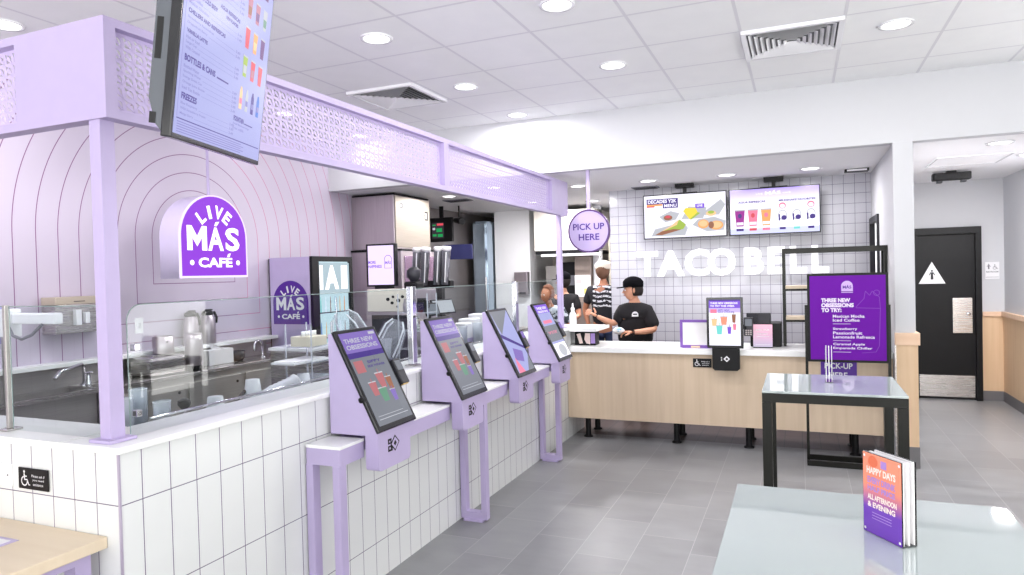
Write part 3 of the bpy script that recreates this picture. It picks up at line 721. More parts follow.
for i, mm in enumerate((E_TAN, E_GREY, INK, E_BLUE)): m.poly(F, [(.372+.045*i, .128), (.393+.045*i, .128), (.393+.045*i, .172), (.387+.045*i, .188), (.378+.045*i, .188), (.372+.045*i, .172)], .001, None, mm); m.rect(F, .374+.045*i, .391+.045*i, .142, .157, .0013, E_PINK if i == 0 else INKL)
head('FOUNTAIN', .091, .345, .014, .075); m.rect(F, .425, .49, .092, .095, .001, INK); m.text(F, 'Small Medium Large', .345, .080, .12, .007, .001, INKL, .01); m.text(F, 'Free refills', .345, .069, .08, .007, .001, INKL, .01)
m.build('menu_page', E_PALE, t)

# ------------------------------------------------------------------ LIVE MAS CAFE arch sign
def cafe_logo(m, F, w, h, c, mw, scale=1.0):
    """white lettering inside an arch w x h whose bottom middle is the frame origin"""
    cw = w*.5
    for s, ang, dx in (('L', 40, 0), ('I', 14, 0), ('V', -12, 0), ('E', -38, 0)):
        a = math.radians(ang); R_ = .33*w; cx, cy = -math.sin(a)*R_*1.02, h-w*.5+math.cos(a)*R_*1.0
        g = Fr(F.p(cx, cy, c), F.u*math.cos(a)+F.v*math.sin(a), -F.u*math.sin(a)+F.v*math.cos(a))
        lw = {'L': .10, 'I': .05, 'V': .135, 'E': .105}[s]*w; lh = .165*w
        m.text(g, s, -lw/2, -lh*.55, lw, lh, 0, mw, .035)
    y0 = .315*h; lh = .31*h
    m.poly(F, [(-.43*w+.30*w*a, y0+lh*b) for a, b in ((0, 0), (0, 1), (.24, 1), (.5, .58), (.76, 1), (1, 1), (1, 0), (.74, 0), (.74, .52), (.5, .16), (.26, .52), (.26, 0))], c, None, mw); m.text(F, 'A', -.115*w, y0, .25*w, lh*.97, c, mw, .03); m.text(F, 'S', .165*w, y0, .235*w, lh, c, mw, .03)
    m.poly(F, [(-.01*w, y0+lh*1.03), (.03*w, y0+lh*1.03), (.075*w, y0+lh*1.22), (.015*w, y0+lh*1.2)], c, None, mw)
    m.text(F, 'CAFE', -.27*w, .10*h, .54*w, .125*h, c, mw, .035)
    m.poly(F, [(.185*w, .235*h), (.225*w, .235*h), (.245*w, .285*h), (.20*w, .275*h)], c, None, mw)
    for s in (-1, 1): m.ell(F, s*.365*w, .16*h, .032*w, .032*w, c, mw, 14)
XS = -4.2
t = thing('cafe_sign', 'lit purple arch sign reading LIVE MÁS CAFÉ hanging in front of the lilac wall', 'sign', (XS, 4.02, 1.7))
Fg = FX(XS, 4.02, 1.672)
MB().poly(Fg, arch_pts(.665, .64, 24), -.19, 0, None, True).build('sign_box', mat('sign_box_lilac', (206, 196, 226), .35), t)
rim = MB(); o_ = arch_pts(.665, .64, 24); i_ = [(p[0]*.955, .016+p[1]*.958) for p in o_]; n = len(o_)
for k in range(n):
    q = (k+1) % n; rim.add([Fg.p(*o_[k], .012), Fg.p(*o_[q], .012), Fg.p(*i_[q], .012), Fg.p(*i_[k], .012)], [(0, 1, 2, 3)])
rim.poly(Fg, o_, 0, .0118)
rim.build('lit_rim', em('sign_rim', (232, 214, 252), 1.0), t)
MB().poly(Fg, i_, .0125, .014).build('sign_face', SIGNP, t)
m = MB(); cafe_logo(m, Fg.sub(0, .02), .62, .60, .0150, SIGNW); m.build('sign_lettering', SIGNW, t)
MB().tube([(XS-.04, 4.02, 2.30), (XS-.04, 4.02, ZC)], .011, 10).lathe((XS-.04, 4.02, ZC-.012), [(.0, 0), (.04, 0), (.04, .012)], 16).build('hanging_rod', LILAC, t)

# ------------------------------------------------------------------ right-hand side: pick up here disc sign
t = thing('pickup_sign', 'round lilac hanging sign reading PICK UP HERE', 'sign', (-1.86, 6.36, 2.035))
Fd = FY(-1.86, 6.352, 2.035)
MB().ell(Fd, 0, 0, .2, .2, -.03, None, 48, 0).build('disc', mat('lilac_sign_disc', (184, 168, 212), .5), t)
rg = MB()
for i in range(48):
    a, b = 2*math.pi*i/48, 2*math.pi*(i+1)/48; p = lambda r, a: (r*math.cos(a), r*math.sin(a))
    rg.poly(Fd, [p(.192, a), p(.207, a), p(.207, b), p(.192, b)], -.032, .002)
rg.build('rim', mat('plum_rim', (84, 50, 112), .4), t)
m = MB(); INKP = mat('plum_ink', (70, 40, 130), .5); m.text(Fd, 'PICK UP', -.155, .012, .31, .062, .0015, INKP, .02); m.text(Fd, 'HERE', -.10, -.088, .205, .062, .0015, INKP, .02); m.build('sign_lettering', INKP, t)
MB().box(-1.875, -1.845, 6.352, 6.382, 2.23, ZD).build('hanging_rod', LILAC, t)
# ------------------------------------------------------------------ front wooden service counter
t = thing('service_counter', 'long front counter with light oak panel and white worktop under the wall lettering', 'counter', (-.7, 6.8, 0))
MB().box(-2.128, .700, 6.42, 6.45, .213, .862).box(-2.128, .700, 6.45, 6.98, .213, .24).build('front_panel', WOODC, t)
MB().box(-2.132, .700, 6.385, 7.02, .862, .912, bev=.006).build('worktop', SOLID, t)
for x in (-1.97, -1.10, -.45, .42):
    for y in (6.56, 6.90): MB().tube([(x, y, 0), (x, y, .213)], .028, 12).lathe((x, y, 0), [(.045, 0), (.045, .012), (.03, .02)], 12).build('leg', BLACK, t)
plaque(FY(-.915, 6.4155, .745), .165, .08, 'black accessibility sign on the oak counter front beside the black kiosk')
t = thing('pickup_plaque', 'purple sign reading PICK-UP HERE on the oak counter front, below the poster', 'sign', (.29, 6.41, .7))
MB().box(.155, .432, 6.412, 6.4195, .60, .86, bev=.001).build('plate', PURPLET, t)
F = FY(.155, 6.4115, .60); m = MB(); m.text(F, 'PICK-UP', .03, .165, .215, .05, 0, INKW, .02); m.text(F, 'HERE', .065, .085, .14, .05, 0, INKW, .02); m.build('sign_lettering', INKW, t)

# black kiosk standing at the counter
t = thing('counter_kiosk', 'black upright ordering kiosk mounted over the oak counter edge', 'kiosk', (-.62, 6.36, .73))
F = FY(-.778, 6.34, .93)
MB().obox(F, 0, .312, 0, .455, -.04, 0, bev=.006).build('screen', BEZEL, t)
m = MB(); m.rect(F, .022, .29, .026, .435, .0006, E_WHITE); m.rect(F, .022, .29, .36, .435, .0009, E_PURP); m.rect(F, .022, .29, .425, .435, .0012, E_DPUR)
m.text(F, 'THREE NEW OBSESSIONS', .034, .395, .235, .018, .0012, E_WHITE, .03); m.text(F, 'TO TRY THIS WEEK', .034, .370, .21, .017, .0012, E_WHITE, .03)
m.rect(F, .022, .29, .32, .36, .0008, em('lit_soft_violet', (186, 168, 232), 1.0)); m.rect(F, .034, .09, .315, .35, .0012, E_PINK); m.text(F, 'SIPPY NEW', .10, .335, .1, .013, .0012, E_DPUR, .02); m.text(F, 'SIDE WINNER', .10, .318, .14, .012, .0012, E_DPUR, .02)
def kcup(x, y, mm, w=.05, h=.06):
    m.poly(F, [(x-w*.36, y), (x+w*.36, y), (x+w*.5, y+h), (x-w*.5, y+h)], .001, None, mm); m.rect(F, x-w*.55, x+w*.55, y+h, y+h*1.1, .001, E_GREY); m.rect(F, x-.002, x+.003, y+h, y+h*1.4, .001, mm)
kcup(.067, .20, E_TAN); kcup(.15, .21, em('lit_coral', (236, 140, 116), .95), .06, .07); kcup(.235, .23, E_BROWN, .035, .07); kcup(.11, .125, E_TEAL, .055, .075); kcup(.195, .13, E_PURP, .035, .06); kcup(.24, .165, E_PINK, .03, .05)
m.rect(F, .03, .28, .06, .062, .001, E_GREY)
m.build('screen_picture', E_WHITE, t.children[0])
MB().poly(FY(-.735, 6.342, .73), [(0.02, 0), (.215-.0, 0), (.235, .02), (.235, .2), (0, .2), (0, .02)], -.035, 0).build('lower_bracket', BLACK, t)
m = MB(); G = FY(-.735+.125, 6.3415, .835)
for r_, mm, c in ((.028, INKW, .0004), (.014, BLACK, .0008)):
    m.poly(G, [(r_, 0), (0, r_), (-r_, 0), (0, -r_)], c, None, mm)
for a, b in ((-.045, .010), (-.045, -.010)): m.poly(G, [(a+.007, b), (a, b+.007), (a-.007, b), (a, b-.007)], .0004, None, INKW)
m.build('printed_mark', INKW, t)
rd = MB().box(-.462, -.385, 6.36, 6.40, 1.04, 1.205, bev=.006).box(-.47, -.44, 6.36, 6.40, 1.1, 1.14).build('card_reader', DARK, t)
m = MB(); G = FY(-.462, 6.3595, 1.04)
for i in range(3):
    for j in range(3): m.rect(G, .013+.019*i, .027+.019*i, .01+.017*j, .022+.017*j, 0, mat('keypad_grey', (170, 160, 160), .5) if i+j == 0 else bpy.data.materials['keypad_grey'])
m.rect(G, .01, .067, .09, .15, 0, E_DIM); m.build('keypad', GREYP, rd)

# purple framed card on the worktop
t = thing('framed_sign', 'blank white card in a purple frame standing on the white worktop', 'sign', (-.9, 6.5, .912))
FR = mat('purple_frame', (128, 88, 176), .4)
x0, x1 = -1.04, -.70
MB().box(x0, x1, 6.49, 6.505, .915, .94).box(x0, x1, 6.49, 6.505, 1.15, 1.175).box(x0, x0+.025, 6.49, 6.505, .94, 1.15).box(x1-.025, x1, 6.49, 6.505, .94, 1.15).build('frame', FR, t)
MB().box(x0+.025, x1-.025, 6.494, 6.504, .94, 1.15).build('card', PAPER, t)
MB().box(x0+.02, x1-.02, 6.48, 6.56, .912, .916).build('stand', FR, t); MB().box(-.94, -.86, 6.484, 6.489, .916, .932).build('price_tag', mat('cream_tag', (240, 210, 170), .6), t)

# black register and purple notice
t = thing('cash_register', 'black point of sale register on the worktop, seen from behind', 'register', (-.25, 6.72, .912))
MB().box(-.43, -.16, 6.68, 6.95, .914, 1.13, bev=.008).build('body', BLACK, t)
MB().box(-.37, -.25, 6.66, 6.70, 1.13, 1.225, bev=.005).box(-.46, -.25, 6.67, 6.70, 1.10, 1.225, bev=.005).build('screen', DARK, t)
t = thing('notice_card', 'magenta and purple notice card standing in front of the black register', 'sign', (-.31, 6.62, .912))
G = FY(-.40, 6.60, .92)
MB().obox(G, 0, .165, 0, .205, -.004, 0).build('card', grad('card_fade', (84, 40, 130), (196, 50, 120), 2, .92, 1.12, .35), t)
m = MB(); m.text(G, 'JOIN OUR', .022, .145, .12, .018, .0006, INKW, .03); m.text(G, 'TEAM TODAY', .03, .115, .1, .010, .0006, INKW, .02); m.rect(G, .03, .135, .095, .098, .0006, INKW); m.rect(G, .02, .145, .02, .022, .0006, INKW)
m.build('printed_lettering', INKW, t); MB().box(-.40, -.235, 6.59, 6.66, .912, .92).build('stand', BLACK, t)

# squeeze bottle and cup sleeve box at the left end
t = thing('squeeze_bottle', 'white squeeze bottle on the raised counter end beside the lilac post', 'bottle', (-2.10, 6.55, 1.088))
MB().lathe((-2.105, 6.56, 1.088), [(0, 0), (.034, 0), (.036, .01), (.036, .12), (.030, .145), (.018, .16), (.018, .175)], 20).build('body', WHITEG, t)
MB().lathe((-2.105, 6.56, 1.263), [(.020, 0), (.020, .02), (.009, .03), (.005, .07), (0, .07)], 16).build('nozzle', WHITEG, t)
t = thing('sleeve_box', 'black counter box with pale printed sides beside the raised counter end', 'box', (-1.97, 6.62, .912))
MB().box(-2.085, -1.87, 6.54, 6.68, .914, 1.045, bev=.004).build('body', BLACK, t)
m = MB(); G = FY(-2.085, 6.5395, .914); CR = mat('cream_print', (226, 206, 200), .5); LV = mat('lilac_print', (168, 140, 206), .5)
m.poly(G, [(.02, .11), (.06, .12), (.085, .02), (.05, .015)], 0, None, CR); m.poly(G, [(.11, .12), (.16, .12), (.16, .01), (.12, .02), (.10, .06)], 0, None, CR); m.rect(G, .165, .21, .02, .12, 0, LV)
m.build('printed_picture', CR, t)

# black and oak rack standing on the worktop
t = thing('pickup_rack', 'black framed rack with thin oak shelves standing on the right of the worktop', 'rack', (.3, 6.85, .912))
f = MB(); xa, xb, ya, yb = -.135, .695, 6.78, 7.0
for x in (xa, xb):
    for y in (ya, yb): f.box(x-.013, x+.013, y-.013, y+.013, .912, 1.765)
f.box(xa-.013, xb+.013, ya-.013, ya+.013, 1.765, 1.81); f.box(xa-.013, xb+.013, yb-.013, yb+.013, 1.765, 1.81)
for x in (xa, xb): f.box(x-.013, x+.013, ya+.013, yb-.013, 1.765, 1.81)
for z in (1.155, 1.44): f.box(xa+.013, xb-.013, ya-.01, ya+.01, z-.02, z); f.box(xa+.013, xb-.013, yb-.01, yb+.01, z-.02, z)
f.build('frame', BLACKM, t)
for z in (1.155, 1.44): MB().box(xa+.013, xb-.013, ya-.005, yb+.005, z, z+.028, bev=.002).build('shelf', WOODT, t)

# wall lettering, one thing of ten letters
t = thing('wall_lettering', 'large white lit letters reading TACO BELL on the square-tiled wall', 'wall lettering', (-.67, 8.15, 1.7))
G = FY(0, 8.165, 1.567)
for s, a, b in (('T', -1.795, -1.545), ('A', -1.555, -1.235), ('C', -1.235, -.955), ('O', -.975, -.665), ('B', -.575, -.365), ('E', -.325, -.145), ('L', -.095, .075), ('L', .125, .295)):
    hh = .305 if s not in 'CO' else .318
    m = MB(); m.text(G, s, a, -.006 if s in 'CO' else 0, b-a, hh, 0, LETTW, .042, .035); m.build('letter', LETTW, t)
m = MB(); m.poly(G, [(.33, 0), (.45, 0)]+[(.39+.07*math.cos(a), .15+.07*math.sin(a)) for a in [math.pi*i/8 for i in range(0, 9)]], .0, .03)

# menu boards
def board(x0, x1, label):
    t = thing('menu_board', label, 'menu screen', ((x0+x1)/2, 7.9, 2.25), 'menu screens above the wall lettering')
    MB().box(x0, x1, 7.9, 7.95, 2.0, 2.507, bev=.004).build('screen', BEZEL, t)
    MB().box((x0+x1)/2-.14, (x0+x1)/2+.14, 7.95, 7.98, 2.15, 2.52).box((x0+x1)/2-.02, (x0+x1)/2+.02, 7.96, 8.0, 2.52, ZD).box((x0+x1)/2-.1, (x0+x1)/2+.1, 7.92, 8.04, 2.575, ZD-.002).build('ceiling_mount', BLACK, t)
    return t, FY(x0+.012, 7.8994, 2.012), (x1-x0-.024), .483
t, F, w, h = board(-1.655, -.728, 'left menu board with tacos pictured on a white ground')
m = MB(); m.rect(F, 0, w, 0, h, 0, E_WHITE)
m.rect(F, .03, .385, .385, .445, .0006, E_DPUR); m.rect(F, .215, .385, .335, .39, .0006, E_DPUR); m.rect(F, .03, .21, .365, .385, .0005, E_ORANGE); m.rect(F, .03, .12, .352, .366, .0005, E_RED)
m.text(F, 'DECADES Y2K', .045, .395, .325, .04, .001, E_WHITE, .03); m.text(F, 'MENU', .23, .345, .14, .036, .001, E_WHITE, .03)
m.rect(F, .575, .675, .315, .365, .0006, E_PURP); m.text(F, 'LIVE', .595, .33, .06, .025, .001, E_WHITE, .03)
def paper(pts): m.poly(F, pts, .0005, None, E_GREY)
paper([(.17, .24), (.30, .30), (.40, .27), (.36, .20), (.24, .175)]); paper([(.08, .02), (.46, .02), (.49, .10), (.44, .17), (.12, .10)]); paper([(.42, .20), (.66, .20), (.70, .32), (.5, .34)]); paper([(.62, .235), (.83, .23), (.90, .34), (.85, .40)]); paper([(.54, .13), (.70, .05), (.88, .06), (.90, .16), (.78, .21), (.6, .19)])
m.poly(F, [(.12, .035), (.2, .03), (.44, .09), (.47, .14), (.40, .20), (.36, .16)], .0010, None, E_LIME); m.poly(F, [(.12, .035), (.2, .03), (.42, .085), (.33, .095), (.2, .075)], .0014, None, E_BROWN); m.poly(F, [(.14, .045), (.37, .14), (.39, .20), (.30, .13)], .0012, None, E_TAN)
m.ell(F, .27, .225, .05, .03, .001, E_BROWN); m.ell(F, .27, .235, .03, .015, .0014, E_RED)
m.poly(F, [(.44, .29), (.47, .325), (.58, .32), (.60, .27), (.51, .195)], .001, None, E_YELL); m.poly(F, [(.51, .195), (.60, .27), (.63, .26), (.53, .19)], .0014, None, E_LIME)
m.ell(F, .745, .25, .055, .03, .001, E_TAN); m.ell(F, .745, .262, .035, .018, .0014, E_LIME)
m.ell(F, .66, .135, .06, .05, .001, E_ORANGE); m.ell(F, .66, .14, .045, .035, .0014, E_TAN); m.ell(F, .80, .115, .075, .05, .001, E_ORANGE); m.ell(F, .80, .12, .058, .036, .0014, E_TAN); m.ell(F, .745, .12, .03, .04, .0018, E_BROWN)
m.build('menu_page', E_WHITE, t)
t, F, w, h = board(-.705, .215, 'right menu board with iced drinks on a pale purple ground')
m = MB(); m.rect(F, 0, w, 0, h, 0, grad('page_fade', (238, 236, 252), (170, 150, 236), 2, 2.33, 2.49, 1.0))
m.rect(F, 0, w, 0, .06, .0004, em('lit_shelf_blue', (196, 200, 244), 1.0))
m.text(F, 'MÁS', .36, .415, .16, .045, .0006, E_WHITE, .04); m.text(F, 'LIVE', .27, .42, .07, .018, .0006, E_WHITE, .02); m.text(F, 'CAFÉ', .54, .42, .08, .018, .0006, E_WHITE, .02)
m.text(F, 'AGUA REFRESCAS', .085, .335, .28, .022, .0006, E_DPUR, .04); m.text(F, 'MILKSHAKE FAVORITES', .50, .335, .36, .022, .0006, E_DPUR, .04)
for x, mm, m2 in ((.10, em('lit_magenta', (150, 30, 140), .9), E_DPUR), (.235, E_PINK, E_RED), (.37, E_ORANGE, E_PINK)):
    m.poly(F, [(x-.038, .085), (x+.038, .085), (x+.052, .255), (x-.052, .255)], .0006, None, mm); m.poly(F, [(x-.034, .10), (x+.034, .10), (x+.036, .13), (x-.036, .13)], .001, None, E_WHITE)
    m.rect(F, x-.038, x+.038, .035, .062, .0006, m2); m.rect(F, x-.055, x+.055, .255, .268, .0008, E_GREY); m.ell(F, x, .2, .02, .025, .001, m2)
for x in (.535, .675, .815):
    m.ell(F, x, .19, .045, .055, .0006, E_GREY); m.ell(F, x, .19, .036, .044, .0009, E_WHITE); m.ell(F, x+.015, .16, .028, .026, .0012, E_DPUR); m.rect(F, x-.04, x-.025, .13, .2, .0012, E_DPUR)
    if x != .675: m.ell(F, x, .29, .036, .034, .0006, E_PINK); m.ell(F, x, .285, .026, .022, .0009, E_WHITE)
    m.rect(F, x-.03, x+.03, .035, .06, .0006, E_DPUR if x != .675 else E_TEAL)
m.build('menu_page', E_WHITE, t)

# ------------------------------------------------------------------ easel with the purple poster
t = thing('poster_easel', 'black floor easel holding a large purple poster in front of the counter', 'poster stand', (.35, 6.25, 0))
MB().box(.055, .65, 6.17, 6.195, .852, 1.58, bev=.003).build('poster_frame', BLACK, t)
f = MB()
for x in (.045, .655): f.box(x-.011, x+.011, 6.196, 6.22, .02, 1.32)
f.box(.034, .666, 6.1, 6.12, .0, .045, bev=.002) ; f.box(.034, .666, 6.30, 6.32, .0, .045, bev=.002)
for x in (.045, .655): f.box(x-.011, x+.011, 6.12, 6.30, 0, .02)
f.build('stand_frame', BLACKM, t)
F = FY(.075, 6.1685, .872); w, h = .555, .688
pf = MB().rect(F, 0, w, 0, h, 0, PURPLE).build('poster_sheet', PURPLE, t)
m = MB(); PW = mat('poster_white', (232, 222, 240), .6); c = .0006
m.text(F, 'THREE NEW', .085, .470, .215, .034, c, PW, .05); m.text(F, 'OBSESSIONS', .085, .430, .24, .034, c, PW, .05); m.text(F, 'TO TRY:', .085, .390, .15, .034, c, PW, .05)
for y, ls in ((.345, ('Mexican Mocha', 'Iced Coffee')), (.24, ('Strawberry', 'Passionfruit', 'Lemonade Refresca')), (.115, ('Caramel Apple', 'Empanada Chiller'))):
    for i, s in enumerate(ls): m.text(F, s, .17, y-.032*i, .0178*len(s), .024, c, PW, .02)
    m.rect(F, .17, .30, y-.032*len(ls)+.012, y-.032*len(ls)+.015, c, PW)
lg = F.sub(.278, .56); LOG = mat('poster_logo_violet', (200, 170, 226), .6)
m.poly(lg, arch_pts(.085, .085), c, None, LOG); m.text(lg, 'MÁS', -.032, .022, .064, .03, c*1.8, PURPLET, .03); m.rect(lg, -.0425, .0425, -.012, -.006, c, LOG)
LN = mat('poster_line_violet', (128, 60, 180), .5)
ln = [(.34, .43), (.40, .50), (.41, .56), (.44, .525), (.46, .56), (.50, .52), (.51, .51), (.515, .42), (.34, .425)]
def strip(pts, wd):
    for a, b in zip(pts, pts[1:]):
        d = V((b[0]-a[0], b[1]-a[1])).normalized(); n_ = (-d.y*wd, d.x*wd)
        m.poly(F, [(a[0]-n_[0], a[1]-n_[1]), (b[0]-n_[0], b[1]-n_[1]), (b[0]+n_[0], b[1]+n_[1]), (a[0]+n_[0], a[1]+n_[1])], c*.8, None, LN)
strip(ln, .0018); strip([(.515, .42), (.505, .12), (.48, .07), (.38, .06)], .0018); strip([(.49+.022*math.cos(a/3), .545+.022*math.sin(a/3)) for a in range(0, 20)], .0018)
m.build('poster_print', PW, pf)

# ------------------------------------------------------------------ the two bar-height glass tables
def bar_table(x0, x1, y0, y1, z, label, glassm):
    t = thing('bar_table', label, 'table', ((x0+x1)/2, (y0+y1)/2, 0), 'black framed bar tables with glossy glass tops')
    MB().box(x0, x1, y0, y1, z-.010, z, bev=.0015).build('glass_top', glassm, t)
    f = MB(); k = .042
    f.box(x0, x1, y0, y0+k, z-.010-k, z-.011).box(x0, x1, y1-k, y1, z-.010-k, z-.011).box(x0, x0+k, y0+k, y1-k, z-.010-k, z-.011).box(x1-k, x1, y0+k, y1-k, z-.010-k, z-.011)
    f.build('top_frame', BLACKM, t)
    for x in (x0, x1-k):
        for y in (y0, y1-k): MB().box(x, x+k, y, y+k, 0, z-.012-k).build('leg', BLACKM, t)
    return t
bar_table(-.170, .425, 3.36, 3.935, 1.07, 'square bar-height table with black legs and glossy top in front of the poster', TABLEGL)
bar_table(-.160, .432, 1.30, 1.888, 1.07, 'nearest bar-height table, its pale glossy top cut by the bottom of the photo', TABLEGL)

def holder(base, u, label, print_=True):
    """tall clear card holder; u = unit direction of its width"""
    u = V(u).normalized(); F = Fr(base, u, (0, 0, 1)); w, h = .108, .172; d = .034
    t = thing('card_holder', label, 'card holder', F.p(w/2, 0, -d/2))
    MB().obox(F, 0, w, .0, h, -.0022, 0).obox(F, 0, w, 0, h, -d, -d+.0022).obox(F, 0, w, 0, .003, -d, 0).build('acrylic_sleeve', ACRYL, t)
    cd = MB().obox(F, .002, w-.002, .003, h-.001, -.006, -.0026).obox(F, .002, w-.002, .003, h-.001, -d+.0026, -d+.006).obox(F, .002, w-.002, .003, h-.002, -d/2-.002, -d/2+.002).build('card_stack', PAPER, t)
    m = MB(); 
    m.rect(F, 0.001, w-.001, .001, h-.001, .0004, mat_card)
    CW = mat('card_cream', (252, 236, 226), .5); CV = mat('card_violet', (176, 140, 214), .5)
    m.text(F, 'HAPPY DAYS', .012, .128, .08, .015, .0008, CW, .04); m.text(F, 'EVERY DRINK', .014, .108, .078, .014, .0008, CV, .04); m.text(F, 'HALF PRICE', .014, .092, .076, .012, .0008, CV, .04)
    m.text(F, 'ALL AFTERNOON', .014, .073, .08, .012, .0008, CW, .04); m.text(F, '& EVENING', .014, .057, .076, .012, .0008, CW, .04)
    for i in range(3): m.rect(F, .026, .08, .046-.006*i, .0475-.006*i, .0008, CV)
    m.ell(F, .03, .155, .014, .012, .0008, mat('card_red_orange', (236, 120, 84), .5)); m.rect(F, .052, .068, .146, .162, .0008, CV)
    for x in (.006, w-.006):
        for y in (.008, h-.008): m.ell(F, x, y, .003, .003, .0012, WHITEG, 10)
    m.build('printed_card', CW, t)
mat_card = grad('card_sunset', (110, 60, 180), (250, 150, 120), 2, 1.125, 1.175, 0)
b = mat_card.node_tree.nodes['Principled BSDF']; lk = [l for l in mat_card.node_tree.links if l.to_socket == b.inputs['Emission Color']][0]
mat_card.node_tree.links.new(lk.from_socket, b.inputs['Base Color']); mat_card.node_tree.links.remove(lk)
b2 = bpy.data.materials['card_fade'].node_tree; bb = b2.nodes['Principled BSDF']; lk = [l for l in b2.links if l.to_socket == bb.inputs['Emission Color']][0]
b2.links.new(lk.from_socket, bb.inputs['Base Color']); b2.links.remove(lk)
holder((.119, 1.640, 1.07), (.063, -.0875, 0), 'clear holder with an orange and purple card on the nearest bar table')
holder((.112, 3.78, 1.07), (-.035, -.999, 0), 'clear card holder seen edge-on on the bar table in front of the poster')

# restroom signs
t = thing('restroom_sign', 'white triangle restroom sign on the black corridor door', 'sign', (1.47, 9.59, 1.5))
G = FY(1.335, 9.598, 1.395); MB().poly(G, [(0, 0), (.28, 0), (.14, .265)], 0, .006).build('plate', WHITEG, t)
m = MB()
def figure(m, G, x, y, h, c, mm):
    m.ell(G, x, y+.88*h, .1*h, .1*h, c, mm, 12); m.poly(G, [(x-.12*h, y+.74*h), (x+.12*h, y+.74*h), (x+.3*h, y+.45*h), (x+.22*h, y+.42*h), (x+.1*h, y+.62*h), (x+.12*h, y), (x-.12*h, y), (x-.1*h, y+.62*h), (x-.22*h, y+.42*h), (x-.3*h, y+.45*h)], c, None, mm)
figure(m, G, .14, .05, .12, .0065, DARK); m.build('printed_figure', DARK, t)
t = thing('room_sign', 'small white wall sign with restroom and wheelchair symbols right of the black door', 'sign', (2.09, 9.61, 1.53))
G = FY(2.02, 9.618, 1.44); MB().obox(G, 0, .14, 0, .20, 0, .008, bev=.002).build('plate', WHITEG, t)
m = MB(); figure(m, G, .035, .115, .065, .0085, GREYP); wheelchair(m, G, .07, .11, .06, .0085, GREYP); m.text(G, 'RESTROOM', .01, .075, .12, .018, .0085, GREYP, .02); m.rect(G, .005, .135, .02, .024, .0085, GREYP); m.build('printed_symbols', GREYP, t)
CUPF = mat('frosted_cup', (224, 228, 236), .3, alpha=.75)
DOMEM = mat('clear_dome', (225, 230, 240), .08, alpha=.16)
# ------------------------------------------------------------------ inside the cafe: sink run along the arch wall
t = thing('sink_counter', 'stainless steel sink counter along the lilac arch wall', 'counter', (-4.6, 3.6, 0))
MB().box(XL+.02, -4.50, 2.58, 2.62, .10, .90).box(XL+.02, -4.50, 3.26, 5.24, .10, .90).box(XL+.02, -4.50, 2.62, 3.26, .10, .60).build('cabinet', STEELD, t)
MB().box(XL+.015, -4.46, 2.58, 2.62, .90, .925).box(XL+.015, -4.46, 3.26, 5.24, .90, .925, bev=.004).box(-4.53, -4.46, 2.62, 3.26, .90, .925).build('worktop', STEEL, t)
MB().box(XL+.003, XL+.014, 2.58, 5.24, .90, 1.07).build('splashback', STEELD, t)
sb = MB().box(XL+.05, -4.53, 2.63, 3.25, .68, .69).box(XL+.04, XL+.05, 2.63, 3.25, .69, .92).box(-4.54, -4.53, 2.63, 3.25, .69, .92).box(XL+.05, -4.54, 2.63, 2.64, .69, .92).box(XL+.05, -4.54, 3.24, 3.25, .69, .92).build('sink_basin', STEELD, t)
for y0, y1 in ((3.35, 3.95), (4.0, 4.55), (4.6, 5.18)):
    dd = MB().box(-4.50, -4.485, y0, y1, .16, .84, bev=.003).build('cabinet_door', STEELD, t)
    MB().lathe((-4.485, y1-.05, .78), [(.012, 0), (.012, .006), (0, .007)], 12, axis=(1, 0, 0)).build('lock', BLACK, dd)
t = thing('mixer_tap', 'chrome two-handled mixer tap standing behind the sink', 'tap', (-4.7, 3.2, .925))
MB().tube([(-4.72, 3.30, .925), (-4.72, 3.30, 1.06), (-4.70, 3.27, 1.08), (-4.60, 3.05, 1.06), (-4.58, 3.0, 1.02)], .013, 10).lathe((-4.72, 3.30, .925), [(.03, 0), (.03, .01), (.015, .02)], 14).build('spout', CHROME, t)
for y in (3.29, 3.43):
    hb = MB().lathe((-4.66, y, .925), [(.02, 0), (.02, .03), (.012, .05), (.012, .09)], 12).build('handle_base', CHROME, t)
    MB().tube([(-4.66, y-.03, 1.02), (-4.66, y+.03, 1.02)], .007, 8).build('lever', CHROME, hb)
t = thing('goose_tap', 'tall curved chrome tap over the stainless counter near the tissue box', 'tap', (-4.3, 4.6, .9))
pts = [(-4.60, 4.93, .925), (-4.60, 4.93, 1.04)]+[(-4.60+.0*a, 4.93-.05+.05*math.cos(a), 1.04+.05*math.sin(a)) for a in [math.pi*i/6 for i in range(7)]]+[(-4.60, 4.83, 1.0)]
t.location = (-4.6, 4.93, .925); t.matrix_basis = Matrix.Translation(V((-4.6, 4.93, .925)))
MB().tube(pts, .011, 10).build('spout', CHROME, t); MB().lathe((-4.6, 4.93, .925), [(.026, 0), (.026, .012), (.013, .02)], 14).build('base_ring', CHROME, t)
t = thing('wall_cabinet', 'stainless dispenser box with beige top band mounted on the lilac wall at the left', 'dispenser', (-4.78, 3.3, 1.43))
MB().box(XL+.003, -4.70, 3.10, 3.48, 1.305, 1.505, bev=.004).build('body', STEEL, t)
bt = MB().box(XL+.003, -4.698, 3.10, 3.48, 1.507, 1.56, bev=.003).build('top_band', BROWNCASE, t, label='beige top band')
MB().box(-4.698, -4.695, 3.23, 3.31, 1.525, 1.530).build('slot', DARK, bt)
MB().box(-4.70, -4.66, 3.22, 3.26, 1.36, 1.47, bev=.004).box(-4.70, -4.66, 3.29, 3.32, 1.37, 1.45, bev=.004).build('button', WHITEG, t)
t = thing('switch_plate', 'white switch plate on the lilac arch wall beside the lilac post', 'switch', (XL+.004, 3.855, 1.30))
